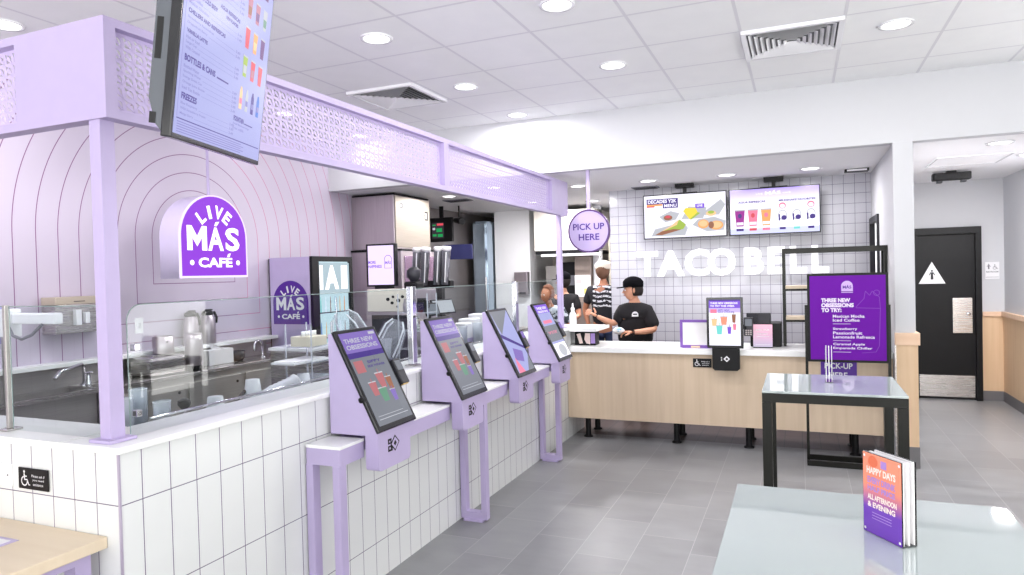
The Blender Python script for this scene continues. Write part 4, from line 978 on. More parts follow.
MB().box(XL+.001, XL+.008, 3.82, 3.89, 1.245, 1.37, bev=.002).build('plate', WHITEG, t); MB().box(XL+.008, XL+.012, 3.842, 3.868, 1.285, 1.33).build('rocker', WHITE, t)
# monitor arm at far left
t = thing('monitor_arm', 'white jointed monitor arm with a hanging cable at the left edge', 'monitor arm', (-4.38, 2.6, .9))
MB().box(-4.41, -4.385, 2.58, 2.62, .925, 1.34).build('post', STEELD, t)
MB().box(-4.40, -4.305, 2.56, 2.64, 1.34, 1.51, bev=.012).build('joint_housing', WHITEG, t)
MB().box(-4.30, -3.912, 2.575, 2.625, 1.42, 1.485, bev=.01).build('arm', WHITEG, t)
MB().tube([(-4.30, 2.56, 1.40), (-4.25, 2.55, 1.355), (-4.17, 2.55, 1.335), (-4.08, 2.55, 1.36), (-4.0, 2.56, 1.42)], .009, 8).build('cable', GREYP, t)
MB().box(-4.60, -4.41, 2.575, 2.61, 1.30, 1.52, bev=.005).build('screen', mat('screen_back_violet', (150, 140, 190), .3), t)
# white and grey door edge at the far left
t = thing('side_cabinet', 'tall pale cabinet edge behind the glass at the left border', 'cabinet', (-4.5, 2.35, 0))
MB().box(-4.75, -4.44, 2.30, 2.56, 0.02, 1.30, bev=.004).build('body', mat('pale_green_white', (206, 212, 200), .4), t)
MB().box(-4.44, -4.425, 2.31, 2.55, .1, 1.28).build('door_edge', STEELD, t)

def carafe(x, y, z, label, hd=1, r=.066):
    t = thing('coffee_carafe', label, 'carafe', (x, y, z), 'coffee carafes on the ledge')
    MB().lathe((x, y, z), [(0, 0), (r, 0), (r, .02), (r*1.02, .12), (r*.9, .21), (r*.68, .245)], 24).build('body', STEELP, t)
    ld = MB().lathe((x, y, z+.245), [(r*.70, 0), (r*.74, .012), (r*.66, .035), (r*.3, .045), (0, .045)], 20).build('lid', BLACK, t)
    MB().box(x-.012, x+.012, y-.02, y+.05, z+.285, z+.297, bev=.003).build('thumb_lever', BLACK, ld)
    MB().tube([(x+(1-hd)*r*.6, y+hd*r*.6, z+.262), (x+(1-hd)*r*1.15, y+hd*r*1.15, z+.268), (x+(1-hd)*r*1.5, y+hd*r*1.55, z+.22), (x+(1-hd)*r*1.45, y+hd*r*1.5, z+.17)], [.011, .012, .011, .008], 8).build('handle', BLACK, t)
    MB().lathe((x, y-r*.72, z+.25), [(.014, 0), (.012, .02), (0, .02)], 10).build('spout', BLACK, ld)
carafe(-4.775, 4.29, 1.105, 'front steel coffee carafe with black lid on the white ledge', .15)
carafe(-4.775, 4.47, 1.105, 'steel coffee carafe with black handle, the right one of the pair on the ledge')
t = thing('steel_box', 'rounded stainless box standing on the sink counter below the arch sign', 'box', (-4.62, 3.87, .925))
MB().box(-4.76, -4.53, 3.68, 4.02, .928, 1.075, bev=.03).build('body', STEEL, t); MB().box(-4.70, -4.58, 3.74, 3.96, 1.0755, 1.082, bev=.002).build('lid', STEELD, t)
t = thing('steel_canister', 'round stainless canister standing on the rounded steel box', 'canister', (-4.64, 3.92, 1.083))
MB().lathe((-4.64, 3.90, 1.0835), [(0, 0), (.075, 0), (.078, .01), (.078, .135), (.072, .14), (.07, .02), (0, .018)], 26).build('body', STEELP, t)
MB().lathe((-4.562, 3.87, 1.18), [(.007, 0), (.007, .006), (0, .007)], 10, axis=(1, 0, 0)).build('rivet', BLACK, t)
t = thing('thermos', 'tall stainless thermos with black base in front of the carafes', 'thermos', (-4.56, 4.12, .925))
MB().lathe((-4.56, 4.12, .965), [(.062, 0), (.068, .03), (.068, .2), (.064, .262), (0, .262)], 26).build('body', STEELP, t); MB().lathe((-4.56, 4.12, .926), [(0, 0), (.055, 0), (.058, .04)], 24).build('base', BLACK, t)
t = thing('tissue_box', 'white tissue box with a tissue pulled up, on the sink counter', 'tissue box', (-4.68, 4.46, .925))
MB().box(-4.74, -4.62, 4.33, 4.60, .926, 1.055, bev=.003).build('box', PAPER, t)
MB().add([(-4.69, 4.42, 1.055), (-4.66, 4.52, 1.055), (-4.70, 4.40, 1.12), (-4.66, 4.43, 1.10), (-4.68, 4.47, 1.075)], [(0, 1, 4), (0, 4, 3), (0, 3, 2), (1, 4, 3)]).build('tissue', PAPER, t)
t = thing('dark_bowl', 'small dark bowl on the sink counter right of the tissue box', 'bowl', (-4.66, 4.69, .925))
MB().lathe((-4.66, 4.69, .926), [(0, 0), (.04, 0), (.06, .03), (.062, .09), (.056, .09), (.05, .03), (0, .02)], 22).build('bowl', DARK, t)

# cups and clutter on the front prep shelf
def cupstack(n, r=.043, h=.1, step=.014, mm=None):
    pr = []
    for i in range(n): z = step*i; pr += [(r*.74, z), (r*.98, z+h*.9), (r*1.03, z+h*.9), (r*1.03, z+h*.9+.005)] if i == n-1 else [(r*.74+.0, z), (r*.78, z+step*.9)]
    return [(0, 0)]+pr+[(r*.9, step*(n-1)+h*.88)]
def stack(x, y, label, n=6, r=.043, flip=False, z=.90, up=None, h=.1, name='cup_stack', cat='cup stack', mm=None):
    t = thing(name, label, cat, (x, y, z+.001), 'stacks of clear plastic cups on the prep shelf')
    m = MB()
    for i in range(n):
        zz = z+.001+.014*i
        if flip: m.lathe((x, y, zz), [(r, 0), (r*.98, .004), (r*.72, h), (0, h)], 20)
        else: m.lathe((x, y, zz), [(0, 0), (r*.72, 0), (r*.98, h-.004), (r*1.03, h)], 20)
    m.build('cup_body', mm or (CUPF if flip else CUPM), t)
    MB().lathe((x, y, z+.014*(n-1)+(0.001 if flip else h)), [(r*.98, 0), (r*1.05, .002), (r*1.05, .006), (r*.98, .008)], 20).build('rim', CUPM, t)
stack(-2.80, 2.14, 'clear cup stack nearest the lilac corner post, inside the glass', 9, .036, h=.11)
stack(-2.84, 2.24, 'tall clear cup stack, right of the stack nearest the lilac post', 10, .040, h=.12)
stack(-2.70, 2.25, 'short clear cup stack in front of the tallest stack by the lilac post', 7, .038, h=.11)
stack(-2.70, 2.56, 'single short stack of wide clear cups left of the upside-down cups', 5, .05, True, h=.11)
stack(-2.82, 2.94, 'white translucent cup stack upside down on the prep shelf', 6, .052, True, h=.12)
stack(-2.82, 3.36, 'frosted cup stack upside down behind the lying cups', 4, .05, True, h=.12)
t = thing('lying_cups', 'stack of frosted cups lying on its side on the prep shelf', 'cup stack', (-2.85, 3.12, .95))
m = MB(); ax = V((.25, .93, .25)).normalized()
for i in range(6): m.lathe(V((-2.86, 3.02, .955))+ax*.03*i, [(0, 0), (.036, 0), (.05, .1), (.052, .105)], 20, axis=tuple(ax))
m.build('cup_body', mat('frosted_plastic', (226, 228, 234), .3, alpha=.8), t); MB().lathe(V((-2.86, 3.02, .955))+ax*.255, [(.05, 0), (.056, .002), (.056, .008), (.05, .01)], 20, axis=tuple(ax)).build('rim', WHITEG, t)
t = thing('shelf_rail', 'thin bright metal rail along the prep shelf behind the glass', 'rail', (-2.9, 2.7, .9))
MB().tube([(-2.47, 2.0, 1.085), (-2.47, 6.0, 1.085)], .006, 8).build('bar', CHROME, t)
for y in (2.06, 3.2, 4.24, 5.3): MB().tube([(-2.47, y, .901), (-2.47, y, 1.085)], .005, 8).build('support', CHROME, t)
t = thing('tamper', 'small black knobbed coffee tamper standing on the prep shelf', 'tamper', (-2.8, 2.46, .9))
MB().lathe((-2.80, 2.46, .901), [(0, 0), (.028, 0), (.028, .02), (.010, .03), (.009, .11)], 16).build('base', CHROME, t); MB().lathe((-2.80, 2.46, 1.01), [(.010, 0), (.03, .03), (.03, .05), (.01, .06), (0, .06)], 16).build('knob', BLACK, t)
t = thing('spoon_tray', 'small white tray holding a dark scoop behind the counter lip', 'tray', (-2.8, 2.77, .9))
MB().box(-2.88, -2.72, 2.72, 2.84, .901, .93, bev=.006).build('tray', WHITEG, t); MB().tube([(-2.8, 2.72, .945), (-2.84, 2.9, 1.03)], .01, 8).blob((-2.8, 2.74, .95), (.035, .035, .02), nu=12, nv=6).build('scoop', DARK, t)
# clear acrylic shelf unit
def clear_shelf(x0, x1, y0, y1, z0, zs, label):
    t = thing('clear_shelf', label, 'shelf', ((x0+x1)/2, (y0+y1)/2, z0), 'clear shelf units on the prep shelf')
    m = MB()
    for x in (x0, x1):
        for y in (y0, y1): m.box(x-.004, x+.004, y-.004, y+.004, z0+.001, zs[-1]+.15)
    m.build('upright', CUPM, t)
    for z in zs: MB().box(x0, x1, y0, y1, z, z+.006).build('shelf_board', CUPM, t)
    return t
clear_shelf(-3.0, -2.80, 3.42, 3.62, .90, (1.02, 1.115, 1.21), 'clear three-tier shelf unit in front of the logo fridge')
t = thing('lid_tray', 'beige tray of small lids on the top tier of the clear shelf unit', 'tray', (-2.9, 3.52, 1.217))
MB().box(-2.98, -2.82, 3.44, 3.60, 1.217, 1.28, bev=.006).build('tray', mat('beige_tray', (216, 208, 190), .5), t)
lm = MB()
for i in range(5): lm.lathe((-2.90, 3.465+.028*i, 1.2805), [(0, 0), (.012, 0), (.012, .03), (0, .032)], 12)
lm.build('lid', WHITEG, t)
t = thing('white_tray', 'wide white tray sticking out of the middle tier of the clear shelf unit', 'tray', (-2.95, 3.4, 1.13))
MB().box(-2.99, -2.81, 3.27, 3.60, 1.122, 1.136, bev=.003).build('tray', WHITEG, t); MB().box(-2.98, -2.82, 3.29, 3.58, 1.1365, 1.142).build('liner', PAPER, t)
t = thing('steel_bin', 'tall stainless bin with ribbed front below the logo fridge', 'bin', (-3.55, 4.3, 0))
MB().box(-3.75, -3.35, 4.1, 4.5, .02, 1.10, bev=.01).build('body', STEEL, t); MB().box(-3.76, -3.34, 4.09, 4.51, 1.10, 1.125, bev=.004).build('lid', WHITEG, t)

# merchandising fridge
t = thing('drinks_fridge', 'upright drinks fridge with the LIVE MÁS CAFÉ arch on its lilac side panel', 'fridge', (-4.57, 5.62, 0))
x0, x1, y0, y1, zt = -4.84, -4.30, 5.30, 5.94, 1.862
MB().box(x0, x1-.03, y0+.012, y1-.012, .05, zt-.012).build('body', BLACK, t)
MB().box(x0+.02, x1-.035, y0, y0+.0115, .06, zt-.004).build('side_panel', LILAC2, t, label='lilac side panel')
G = FY(-4.572, y0-.0012, 1.207); m = MB(); m.poly(G, arch_pts(.43, .425, 24), 0, None, PURPLET); cafe_logo(m, G.sub(0, .01), .41, .405, .001, INKW); m.build('printed_arch', PURPLET, t)
f = MB(); f.box(x1-.03, x1, y0, y0+.10, .05, zt).box(x1-.03, x1, y1-.045, y1, .05, zt).box(x1-.03, x1, y0+.10, y1-.045, zt-.05, zt).box(x1-.03, x1, y0+.10, y1-.045, .05, .25); f.build('door_frame', BLACK, t)
G = FX(x1-.012, y0+.10, .25); gw = .495; gh = zt-.05-.25
gl = MB(); gl.rect(G, 0, gw, 0, gh, 0); gl.build('door_glass', GLASS, t)
bk = MB(); bk.rect(FX(x1-.029, y0+.10, .25), 0, gw, 0, gh, 0, em('fridge_interior_lit', (206, 226, 236), .85)).build('lit_interior', E_WHITE, t)
m = MB(); G2 = FX(x1-.011, y0+.10, 1.50); m.rect(G2, 0, gw, .0, .30, -.0005, em('fridge_sign_glow', (170, 190, 200), .8)); m.text(G2, 'I', .02, .035, .05, .24, 0, SIGNW, .04); m.text(G2, 'A', .10, .035, .22, .24, 0, SIGNW, .05); m.text(G2, 'I', .36, .035, .10, .24, 0, SIGNW, .04); m.build('header_sign', SIGNW, t)
for z in (1.05, 1.3): MB().box(x1-.028, x1-.016, y0+.10, y1-.045, z, z+.012).build('shelf', STEEL, t)
MB().tube([(x1+.015, y0+.33, 1.05), (x1+.015, y0+.33, 1.45)], .009, 8).build('door_handle', CHROME, t)
k = 0
for z in (1.062, 1.312):
    for i in range(6):
        col = [E_ORANGE, E_TEAL, E_WHITE, E_BROWN, E_BLUE, E_TAN][(i+int(z*10)) % 6]
        o = MB().lathe((x1-.0215, y0+.14+.075*i, z+.0005), [(0, 0), (.0045, 0), (.0045, .10), (.0025, .13), (.0025, .15), (0, .15)], 8).build('drinks_bottle', col)
        tag(o, 'slim drinks bottle behind the lit fridge door', 'bottle', 'bottles inside the drinks fridge')
# ice machine over a bin
t = thing('ice_machine', 'large stainless ice machine head below the dropped ceiling', 'ice machine', (-4.58, 7.25, 1.97))
MB().box(-4.845, -4.268, 6.71, 7.53, 1.965, 2.585, bev=.006).build('cabinet', STEELP, t)
MB().box(-4.266, -4.256, 6.73, 7.51, 1.985, 2.575, bev=.002).build('front_panel', brushed('taupe_steel', (160, 152, 142), .45), t)
MB().box(-4.845, -4.27, 6.72, 7.52, 2.587, 2.606).build('top_gap_shade', BLACK, t)  # black slab paints the shade between cabinet and ceiling
m = MB(); G = FX(-4.2555, 6.73, 2.0); m.ell(G, .13, .47, .045, .035, 0, DARK); m.ell(G, .115, .47, .014, .014, .0005, WHITEG); m.rect(G, .66, .74, .33, .44, 0, BLACK); m.rect(G, .68, .70, .35, .42, .0005, WHITEG); m.build('badge', DARK, t)
t = thing('ice_bin', 'stainless ice bin with black trim standing under the ice machine', 'ice bin', (-4.55, 7.25, 0))
MB().box(-4.845, -4.16, 6.68, 7.60, .03, 1.94, bev=.008).build('cabinet', STEELP, t); MB().box(-4.845, -4.15, 6.67, 7.61, 1.94, 1.963).build('black_trim', BLACK, t)
MB().box(-4.158, -4.15, 6.74, 7.54, 1.05, 1.88, bev=.004).build('bin_door', mat('violet_steel', (150, 124, 150), .25, metal=.7), t)

# beverage machine with the portrait display on top
t = thing('beverage_machine', 'white and steel beverage machine below the small portrait display', 'drink machine', (-3.08, 4.95, .90))
MB().box(-3.34, -2.90, 4.78, 5.2, .903, 1.535, bev=.01).build('body', STEELP, t)
MB().box(-3.31, -2.89, 4.765, 4.78, 1.36, 1.545, bev=.004).build('cream_panel', mat('cream_panel', (226, 220, 208), .4), t)
m = MB(); G = FY(-3.31, 4.764, 1.36)
for i, (a, b, r_) in enumerate(((.20, .10, .018), (.25, .12, .014), (.24, .07, .016), (.30, .09, .02), (.34, .12, .016), (.36, .06, .014), (.29, .04, .012))): m.ell(G, a, b, r_, r_*.8, 0, BLACK, 12)
m.build('printed_beans', BLACK, t)
MB().box(-3.28, -2.92, 4.775, 4.785, .93, 1.33, bev=.004).build('dispense_recess', DARK, t)
t = thing('promo_display', 'small portrait display with purple lettering on top of the beverage machine', 'display', (-3.13, 4.8, 1.546))
G = Fr((-3.335, 4.80, 1.565), (1, 0.08, 0), (0, 0, 1))
MB().obox(G, -.0, .27, 0, .355, -.05, 0, bev=.004).build('casing', BLACK, t)
m = MB(); m.rect(G, .018, .255, .015, .34, .0006, em('lit_lilac_page', (224, 204, 250), 1.0)); m.text(G, 'MORE', .02, .19, .07, .025, .001, E_PURP, .03); m.text(G, 'HAPPINESS', .02, .155, .125, .025, .001, E_PURP, .03)
lg = G.sub(.205, .15); op = arch_pts(.07, .11)
for a, b in zip(op, op[1:]+op[:1]): m.poly(lg, [(a[0], a[1]), (b[0], b[1]), (b[0]*.88, b[1]*.93+.003), (a[0]*.88, a[1]*.93+.003)], .001, None, E_PURP)
m.text(lg, 'MÁS', -.026, .035, .052, .03, .001, E_PURP, .02); m.build('screen_picture', E_WHITE, t)
MB().box(-3.27, -3.13, 4.82, 4.9, 1.5455, 1.566).build('foot', BLACK, t)

t = thing('coffee_grinder', 'black coffee grinder with a round hopper right of the small portrait display', 'grinder', (-2.97, 4.95, 1.5355))
MB().box(-3.03, -2.91, 4.88, 5.02, 1.5365, 1.60, bev=.02).build('body', BLACK, t); MB().lathe((-2.97, 4.95, 1.60), [(.03, 0), (.06, .04), (.062, .09), (.03, .12), (0, .122)], 16).build('hopper', DARK, t)
MB().tube([(-2.95, 4.88, 1.58), (-2.90, 4.84, 1.57)], .012, 8).build('spout', BLACK, t)
# clear-domed blenders in front of it
def dome(x, y, z, s, label, tilt):
    t = thing('blender', label, 'blender', (x, y, z), 'clear-domed blenders behind the glass')
    MB().box(x-.085*s, x+.085*s, y-.10*s, y+.10*s, z+.001, z+.16*s, bev=.02).build('motor_base', mat('blender_blue_black', (40, 42, 62), .3), t)
    MB().lathe((x, y, z+.16*s), [(0, 0), (.05*s, 0), (.065*s, .14*s), (.07*s, .16*s), (0, .162*s)], 4, smooth=False).build('jug', CUPM, t)
    ax = V((.2*tilt, .5*tilt, 1)).normalized()
    MB().lathe((x, y, z+.18*s), [(.11*s, 0), (.115*s, .12*s), (.10*s, .24*s), (.06*s, .30*s), (0, .31*s)], 8, axis=tuple(ax), smooth=False).build('sound_dome', DOMEM, t)
    rb = MB()
    for k in range(4):
        a = k*math.pi/2+.4; x_ = ax.orthogonal().normalized(); y_ = ax.cross(x_); d = x_*math.cos(a)+y_*math.sin(a); c0 = V((x, y, z+.18*s))
        rb.tube([c0+d*.112*s, c0+ax*.12*s+d*.117*s, c0+ax*.24*s+d*.102*s, c0+ax*.30*s+d*.06*s], .006, 6)
    rb.build('dome_rib', CUPF, t)
dome(-2.80, 3.95, .90, 1.12, 'clear-domed blender just right of the nearest kiosk screen', -1)
dome(-2.80, 4.22, .90, .92, 'smaller tilted clear-domed blender left of the metal glass post', 1)

# cup dispenser tubes
t = thing('cup_dispenser', 'black and steel dispenser with four tubes of cups above the prep shelf', 'cup dispenser', (-3.05, 5.45, .90))
MB().box(-3.07, -3.01, 5.5, 5.56, .903, 1.62).box(-3.2, -2.9, 5.46, 5.62, .903, .92).build('stand', BLACKM, t)
MB().box(-3.25, -2.88, 5.42, 5.50, 1.53, 1.60, bev=.01).build('bracket', BLACK, t)
for i, x in enumerate((-3.205, -3.115, -2.985, -2.905)):
    ax = V((.14, -.1, 1)).normalized(); b0 = V((x-.03, 5.42, 1.565))
    tb = MB().lathe(b0, [(.0, 0), (.036, 0), (.040, .30), (.043, .31), (.036, .31)], 16, axis=tuple(ax)).build('cup_tube', mat('smoked_steel', (150, 150, 158), .25, metal=.6) if i == 0 else bpy.data.materials['smoked_steel'], t)
    MB().lathe(b0+ax*.31, [(.036, 0), (.044, .012), (.042, .03), (0, .032)], 16, axis=tuple(ax)).build('top_cup', PAPER, tb)
    MB().tube([b0+ax*.02+V((.02, -.036, 0)), b0+ax*.29+V((.02, -.04, 0))], .005, 6).build('white_strip', WHITEG, tb)  # thin white strip down each tube
clear_shelf(-2.86, -2.60, 4.52, 4.66, .90, (1.08, 1.22, 1.36), 'clear shelf unit with steel pitchers behind the second kiosk')
for i, (x, z, l) in enumerate(((-2.81, 1.367, 'dark steel pitcher on the upper tier of the clear shelf behind the second kiosk'), (-2.69, 1.367, 'black lidded pitcher beside the dark steel one on the upper tier'), (-2.75, 1.227, 'steel pitcher on the middle tier of the clear shelf behind the second kiosk'))):
    t = thing('milk_pitcher', l, 'pitcher', (x, 4.59, z)); MB().lathe((x, 4.59, z), [(0, 0), (.04, 0), (.042, .06), (.034, .09), (.036, .105), (.033, .104), (.03, .08)], 18).build('body', (STEELD, BLACK, STEEL)[i], t)
    MB().tube([(x+.036, 4.59, z+.085), (x+.062, 4.59, z+.08), (x+.064, 4.59, z+.035), (x+.04, 4.59, z+.02)], .005, 6).build('handle', (STEELD, BLACK, STEEL)[i], t)
# back-facing order screens
def tablet(x, y, label, w=.26, h=.13, z=.90):
    t = thing('order_tablet', label, 'tablet', (x, y, z), 'order tablets behind the glass')
    G = Fr((x, y-w/2, 1.325), (.25, .97, 0), (-.35, .09, .93))
    MB().obox(G, 0, w, 0, h, -.015, 0, bev=.004).build('casing', BLACK, t); MB().rect(G, .012, w-.012, .012, h-.012, .0006).build('screen', E_GREY if w > .2 else E_DIM, t)
    c = G.p(w/2, h/2, -.02); MB().tube([c, (c.x-.03, c.y, 1.2), (c.x-.03, c.y, .912)], .014, 10).lathe((c.x-.03, c.y, .902), [(0, .012), (.07, .012), (.075, 0)], 20).build('stand', BLACK, t)
tablet(-2.72, 4.80, 'small order tablet behind the second kiosk, left of the wider tablet', .16, .11)
tablet(-2.76, 5.05, 'wide order tablet with a pale grey screen behind the second kiosk')
rnd = random.Random(3)
for i, (y, l) in enumerate(((5.38, 'white napkin stack behind the glass left of the third kiosk top'), (5.55, 'white paper bag stack behind the third kiosk'), (5.75, 'white lid stack behind the fourth kiosk'))):
    t = thing('paper_stack', l, 'paper stack', (-2.75, y, .90)); MB().box(-2.84, -2.68, y-.07, y+.07, .902, 1.22+.03*i, bev=.008).build('paper', PAPER, t); MB().box(-2.842, -2.678, y-.072, y+.072, 1.05, 1.09).build('band', mat('band_lilac', (170, 160, 200), .5) if i == 0 else bpy.data.materials['band_lilac'], t)
for i, (x, y, l) in enumerate(((-2.66, 5.20, 'clear cup stack beside the third kiosk top'), (-2.62, 5.42, 'clear cup stack behind the third kiosk reader'), (-2.62, 5.66, 'clear cup stack left of the farthest kiosk'), (-2.80, 5.95, 'clear cup stack behind the farthest kiosk'))):
    stack(x, y, l, 13+i, .045, h=.13)

# kitchen behind
t = thing('order_monitor', 'black kitchen order monitor with red and green text beside the ice machine', 'monitor', (-4.64, 8.5, 2.3))
MB().box(-4.81, -4.46, 8.5, 8.55, 2.12, 2.46, bev=.006).build('casing', BLACK, t); MB().box(-4.67, -4.61, 8.52, 8.54, 2.46, ZD).build('mount', BLACK, t)
G = FY(-4.81, 8.499, 2.12); m = MB(); m.rect(G, .03, .22, .05, .27, 0, em('monitor_page', (60, 58, 66), .5))
KG = em('lit_deep_green', (30, 150, 80), .8)
for (a, b, w_, h_, mm) in ((.04, .23, .05, .015, KG), (.11, .23, .1, .03, E_RED), (.04, .17, .04, .03, E_GREY), (.10, .14, .09, .05, KG), (.04, .08, .06, .03, KG), (.12, .07, .08, .04, KG)): m.rect(G, a, a+w_, b, b+h_, .0005, mm)
m.build('screen_picture', BLACK, t)
t = thing('wall_screen', 'dark blue screen hanging below the kitchen order monitor', 'monitor', (-4.38, 8.5, 1.98))
G = Fr((-4.60, 8.5, 1.865), (1, .15, 0), (0.06, -.2, 1)); MB().obox(G, 0, .42, 0, .21, -.03, 0, bev=.006).build('casing', mat('navy_screen', (58, 60, 104), .2), t); MB().tube([G.p(.2, .12, -.03), (-4.7, 8.75, 2.05), (XL, 8.75, 2.05)], .018, 8).build('arm', BLACK, t)
t = thing('security_camera', 'small black camera mounted above the dark blue kitchen screen', 'camera', (-4.4, 8.6, ZD))
MB().tube([(-4.40, 8.6, ZD), (-4.40, 8.6, 2.46)], .012, 8).build('bracket', BLACK, t); MB().tube([(-4.46, 8.62, 2.42), (-4.30, 8.5, 2.39)], [.04, .05], 12).build('housing', BLACK, t)
t = thing('steel_cooler', 'tall glossy stainless cooler door curving beside the white kitchen pier', 'cooler', (-4.5, 9.7, 0))
MB().box(-4.70, -4.44, 9.62, 10.3, .03, 2.48, bev=.05).build('cabinet', mat('bluish_steel', (186, 204, 220), .12, metal=.85), t); MB().tube([(-4.47, 9.59, .9), (-4.47, 9.59, 1.6)], .014, 8).box(-4.48, -4.46, 9.59, 9.63, .95, .98).box(-4.48, -4.46, 9.59, 9.63, 1.52, 1.55).build('door_handle', CHROME, t)
t = thing('towel_dispenser', 'stainless paper towel dispenser on the white kitchen pier', 'dispenser', (-3.95, 9.8, 1.5))
MB().box(-4.06, -3.84, 9.74, 9.848, 1.32, 1.67, bev=.01).build('body', STEELP, t); MB().box(-4.03, -3.87, 9.735, 9.742, 1.33, 1.36).build('slot', DARK, t)
t = thing('extractor_hood', 'big pale stainless extractor hood hanging in the kitchen', 'extractor hood', (-3.0, 9.7, 1.93))
MB().box(-3.62, -2.70, 9.5, 10.5, 1.97, 2.56, bev=.004).build('canopy', mat('pale_steel_hood', (228, 222, 214), .3, metal=.35), t); MB().box(-3.60, -2.72, 9.49, 10.5, 1.92, 1.968).build('lower_edge', BLACK, t)
MB().tube([(-3.5, 9.46, 1.90), (-2.6, 9.46, 1.90)], .018, 8).build('light_tube', SIGNW, t)
t = thing('cooking_line', 'dark and steel cooking equipment under the kitchen hood', 'cooker', (-3.2, 10.1, 0))
MB().box(-3.60, -3.08, 9.75, 10.5, .02, .92, bev=.01).build('steel_front', STEELD, t); MB().box(-3.58, -3.34, 9.85, 10.5, .925, 1.75, bev=.01).build('grey_column', STEELD, t)
bx = MB().box(-3.32, -3.10, 9.85, 10.5, .925, 1.80, bev=.01).build('black_oven', BLACK, t); MB().box(-3.30, -3.12, 9.84, 9.85, 1.45, 1.6).build('oven_panel', GREYP, bx)
t = thing('notice_sheet', 'white paper notices pinned in the kitchen behind the far lilac post', 'notice', (-3.0, 9.7, 1.4))
MB().box(-3.07, -2.83, 9.70, 9.706, 1.28, 1.60).build('sheet', PAPER, t); m = MB(); G = FY(-3.07, 9.699, 1.28); m.rect(G, .02, .10, .20, .26, 0, mat('pink_note', (236, 190, 190), .6)); m.rect(G, .14, .22, .04, .12, 0, mat('yellow_note', (238, 220, 110), .6)); m.build('note', PAPER, t)
t = thing('storage_cabinet', 'grey brown kitchen cabinet carrying the paper notices', 'cabinet', (-2.95, 9.9, 0))
MB().box(-3.07, -2.83, 9.708, 10.4, .02, 1.88, bev=.004).build('body', mat('taupe_panel', (150, 136, 128), .5), t); MB().box(-3.05, -2.85, 9.70, 9.707, .1, 1.2).build('door_panel', mat('taupe_door', (132, 120, 114), .5), t)
t = thing('white_column', 'slim white pipe column in the kitchen right of the notices', 'column', (-2.76, 9.9, 0)); t['kind'] = 'structure'
MB().box(-2.81, -2.70, 9.8, 9.92, 0, ZD).build('shaft', WHITEG, t)
t = thing('wire_shelving', 'cream wire shelving with boxes at the right end of the kitchen', 'shelving', (-2.4, 10.3, 0))
m = MB()
for z in (.3, .8, 1.3, 1.7, 2.1): m.box(-2.64, -2.16, 10.1, 10.6, z, z+.025)
for x in (-2.64, -2.16):
    for y in (10.11, 10.59): m.box(x-.012, x+.012, y-.012, y+.012, .0, 2.15)
m.build('frame', mat('cream_wire', (222, 214, 196), .5), t)
for i, (x, z, l) in enumerate(((-2.52, 1.726, 'cream box at the left of the upper shelf, behind the person in stripes'), (-2.30, 1.726, 'pale box on the upper shelf next to the tiled wall end'), (-2.5, 1.326, 'tan box on the middle shelf behind the person in stripes'), (-2.28, 2.126, 'blue grey box on the top shelf'))):
    t = thing('storage_box', l, 'box', (x, 10.35, z)); MB().box(x-.10, x+.10, 10.2, 10.5, z, z+.2, bev=.006).build('carton', mat('carton_%s' % 'abcd'[i], ((220, 210, 188), (206, 204, 196), (190, 168, 138), (140, 156, 186))[i], .6), t); MB().box(x-.102, x+.102, 10.198, 10.502, z+.2, z+.22).build('lid', PAPER, t)
# low service wall between cafe and kitchen, with its shelf of cups
t = thing('back_prep_table', 'steel prep table in the kitchen behind the cafe counter', 'table', (-3.8, 8.6, 0))
MB().box(-4.2, -3.45, 8.35, 8.85, .86, .90, bev=.004).build('tabletop', STEEL, t)
for x in (-4.17, -3.48):
    for y in (8.38, 8.82): MB().tube([(x, y, 0), (x, y, .86)], .02, 8).build('leg', STEELD, t)

# ------------------------------------------------------------------ people
def skin_geo(nodes, edges, root=0, sub=2):
    """nodes: [(pos, radius)], returns verts, faces of one smooth body surface"""
    me = bpy.data.meshes.new('s'); me.from_pydata([V(n[0]) for n in nodes], edges, [])
    o = bpy.data.objects.new('s', me); COL.objects.link(o)
    bm = bmesh.new(); bm.from_mesh(me); ly = bm.verts.layers.skin.verify(); bm.verts.ensure_lookup_table()
    for i, n in enumerate(nodes):
        r = n[1]; bm.verts[i][ly].radius = r if isinstance(r, tuple) else (r, r); bm.verts[i][ly].use_root = (i == root)
    bm.to_mesh(me); bm.free()
    o.modifiers.new('k', 'SKIN').use_smooth_shade = True; sb = o.modifiers.new('b', 'SUBSURF'); sb.levels = sub; sb.render_levels = sub
    dg = bpy.context.evaluated_depsgraph_get(); dg.update()
    m2 = bpy.data.meshes.new_from_object(o.evaluated_get(dg))
    vs = [v.co.copy() for v in m2.vertices]; fs = [tuple(p.vertices) for p in m2.polygons]
    bpy.data.objects.remove(o); bpy.data.meshes.remove(me); bpy.data.meshes.remove(m2)
    return vs, fs
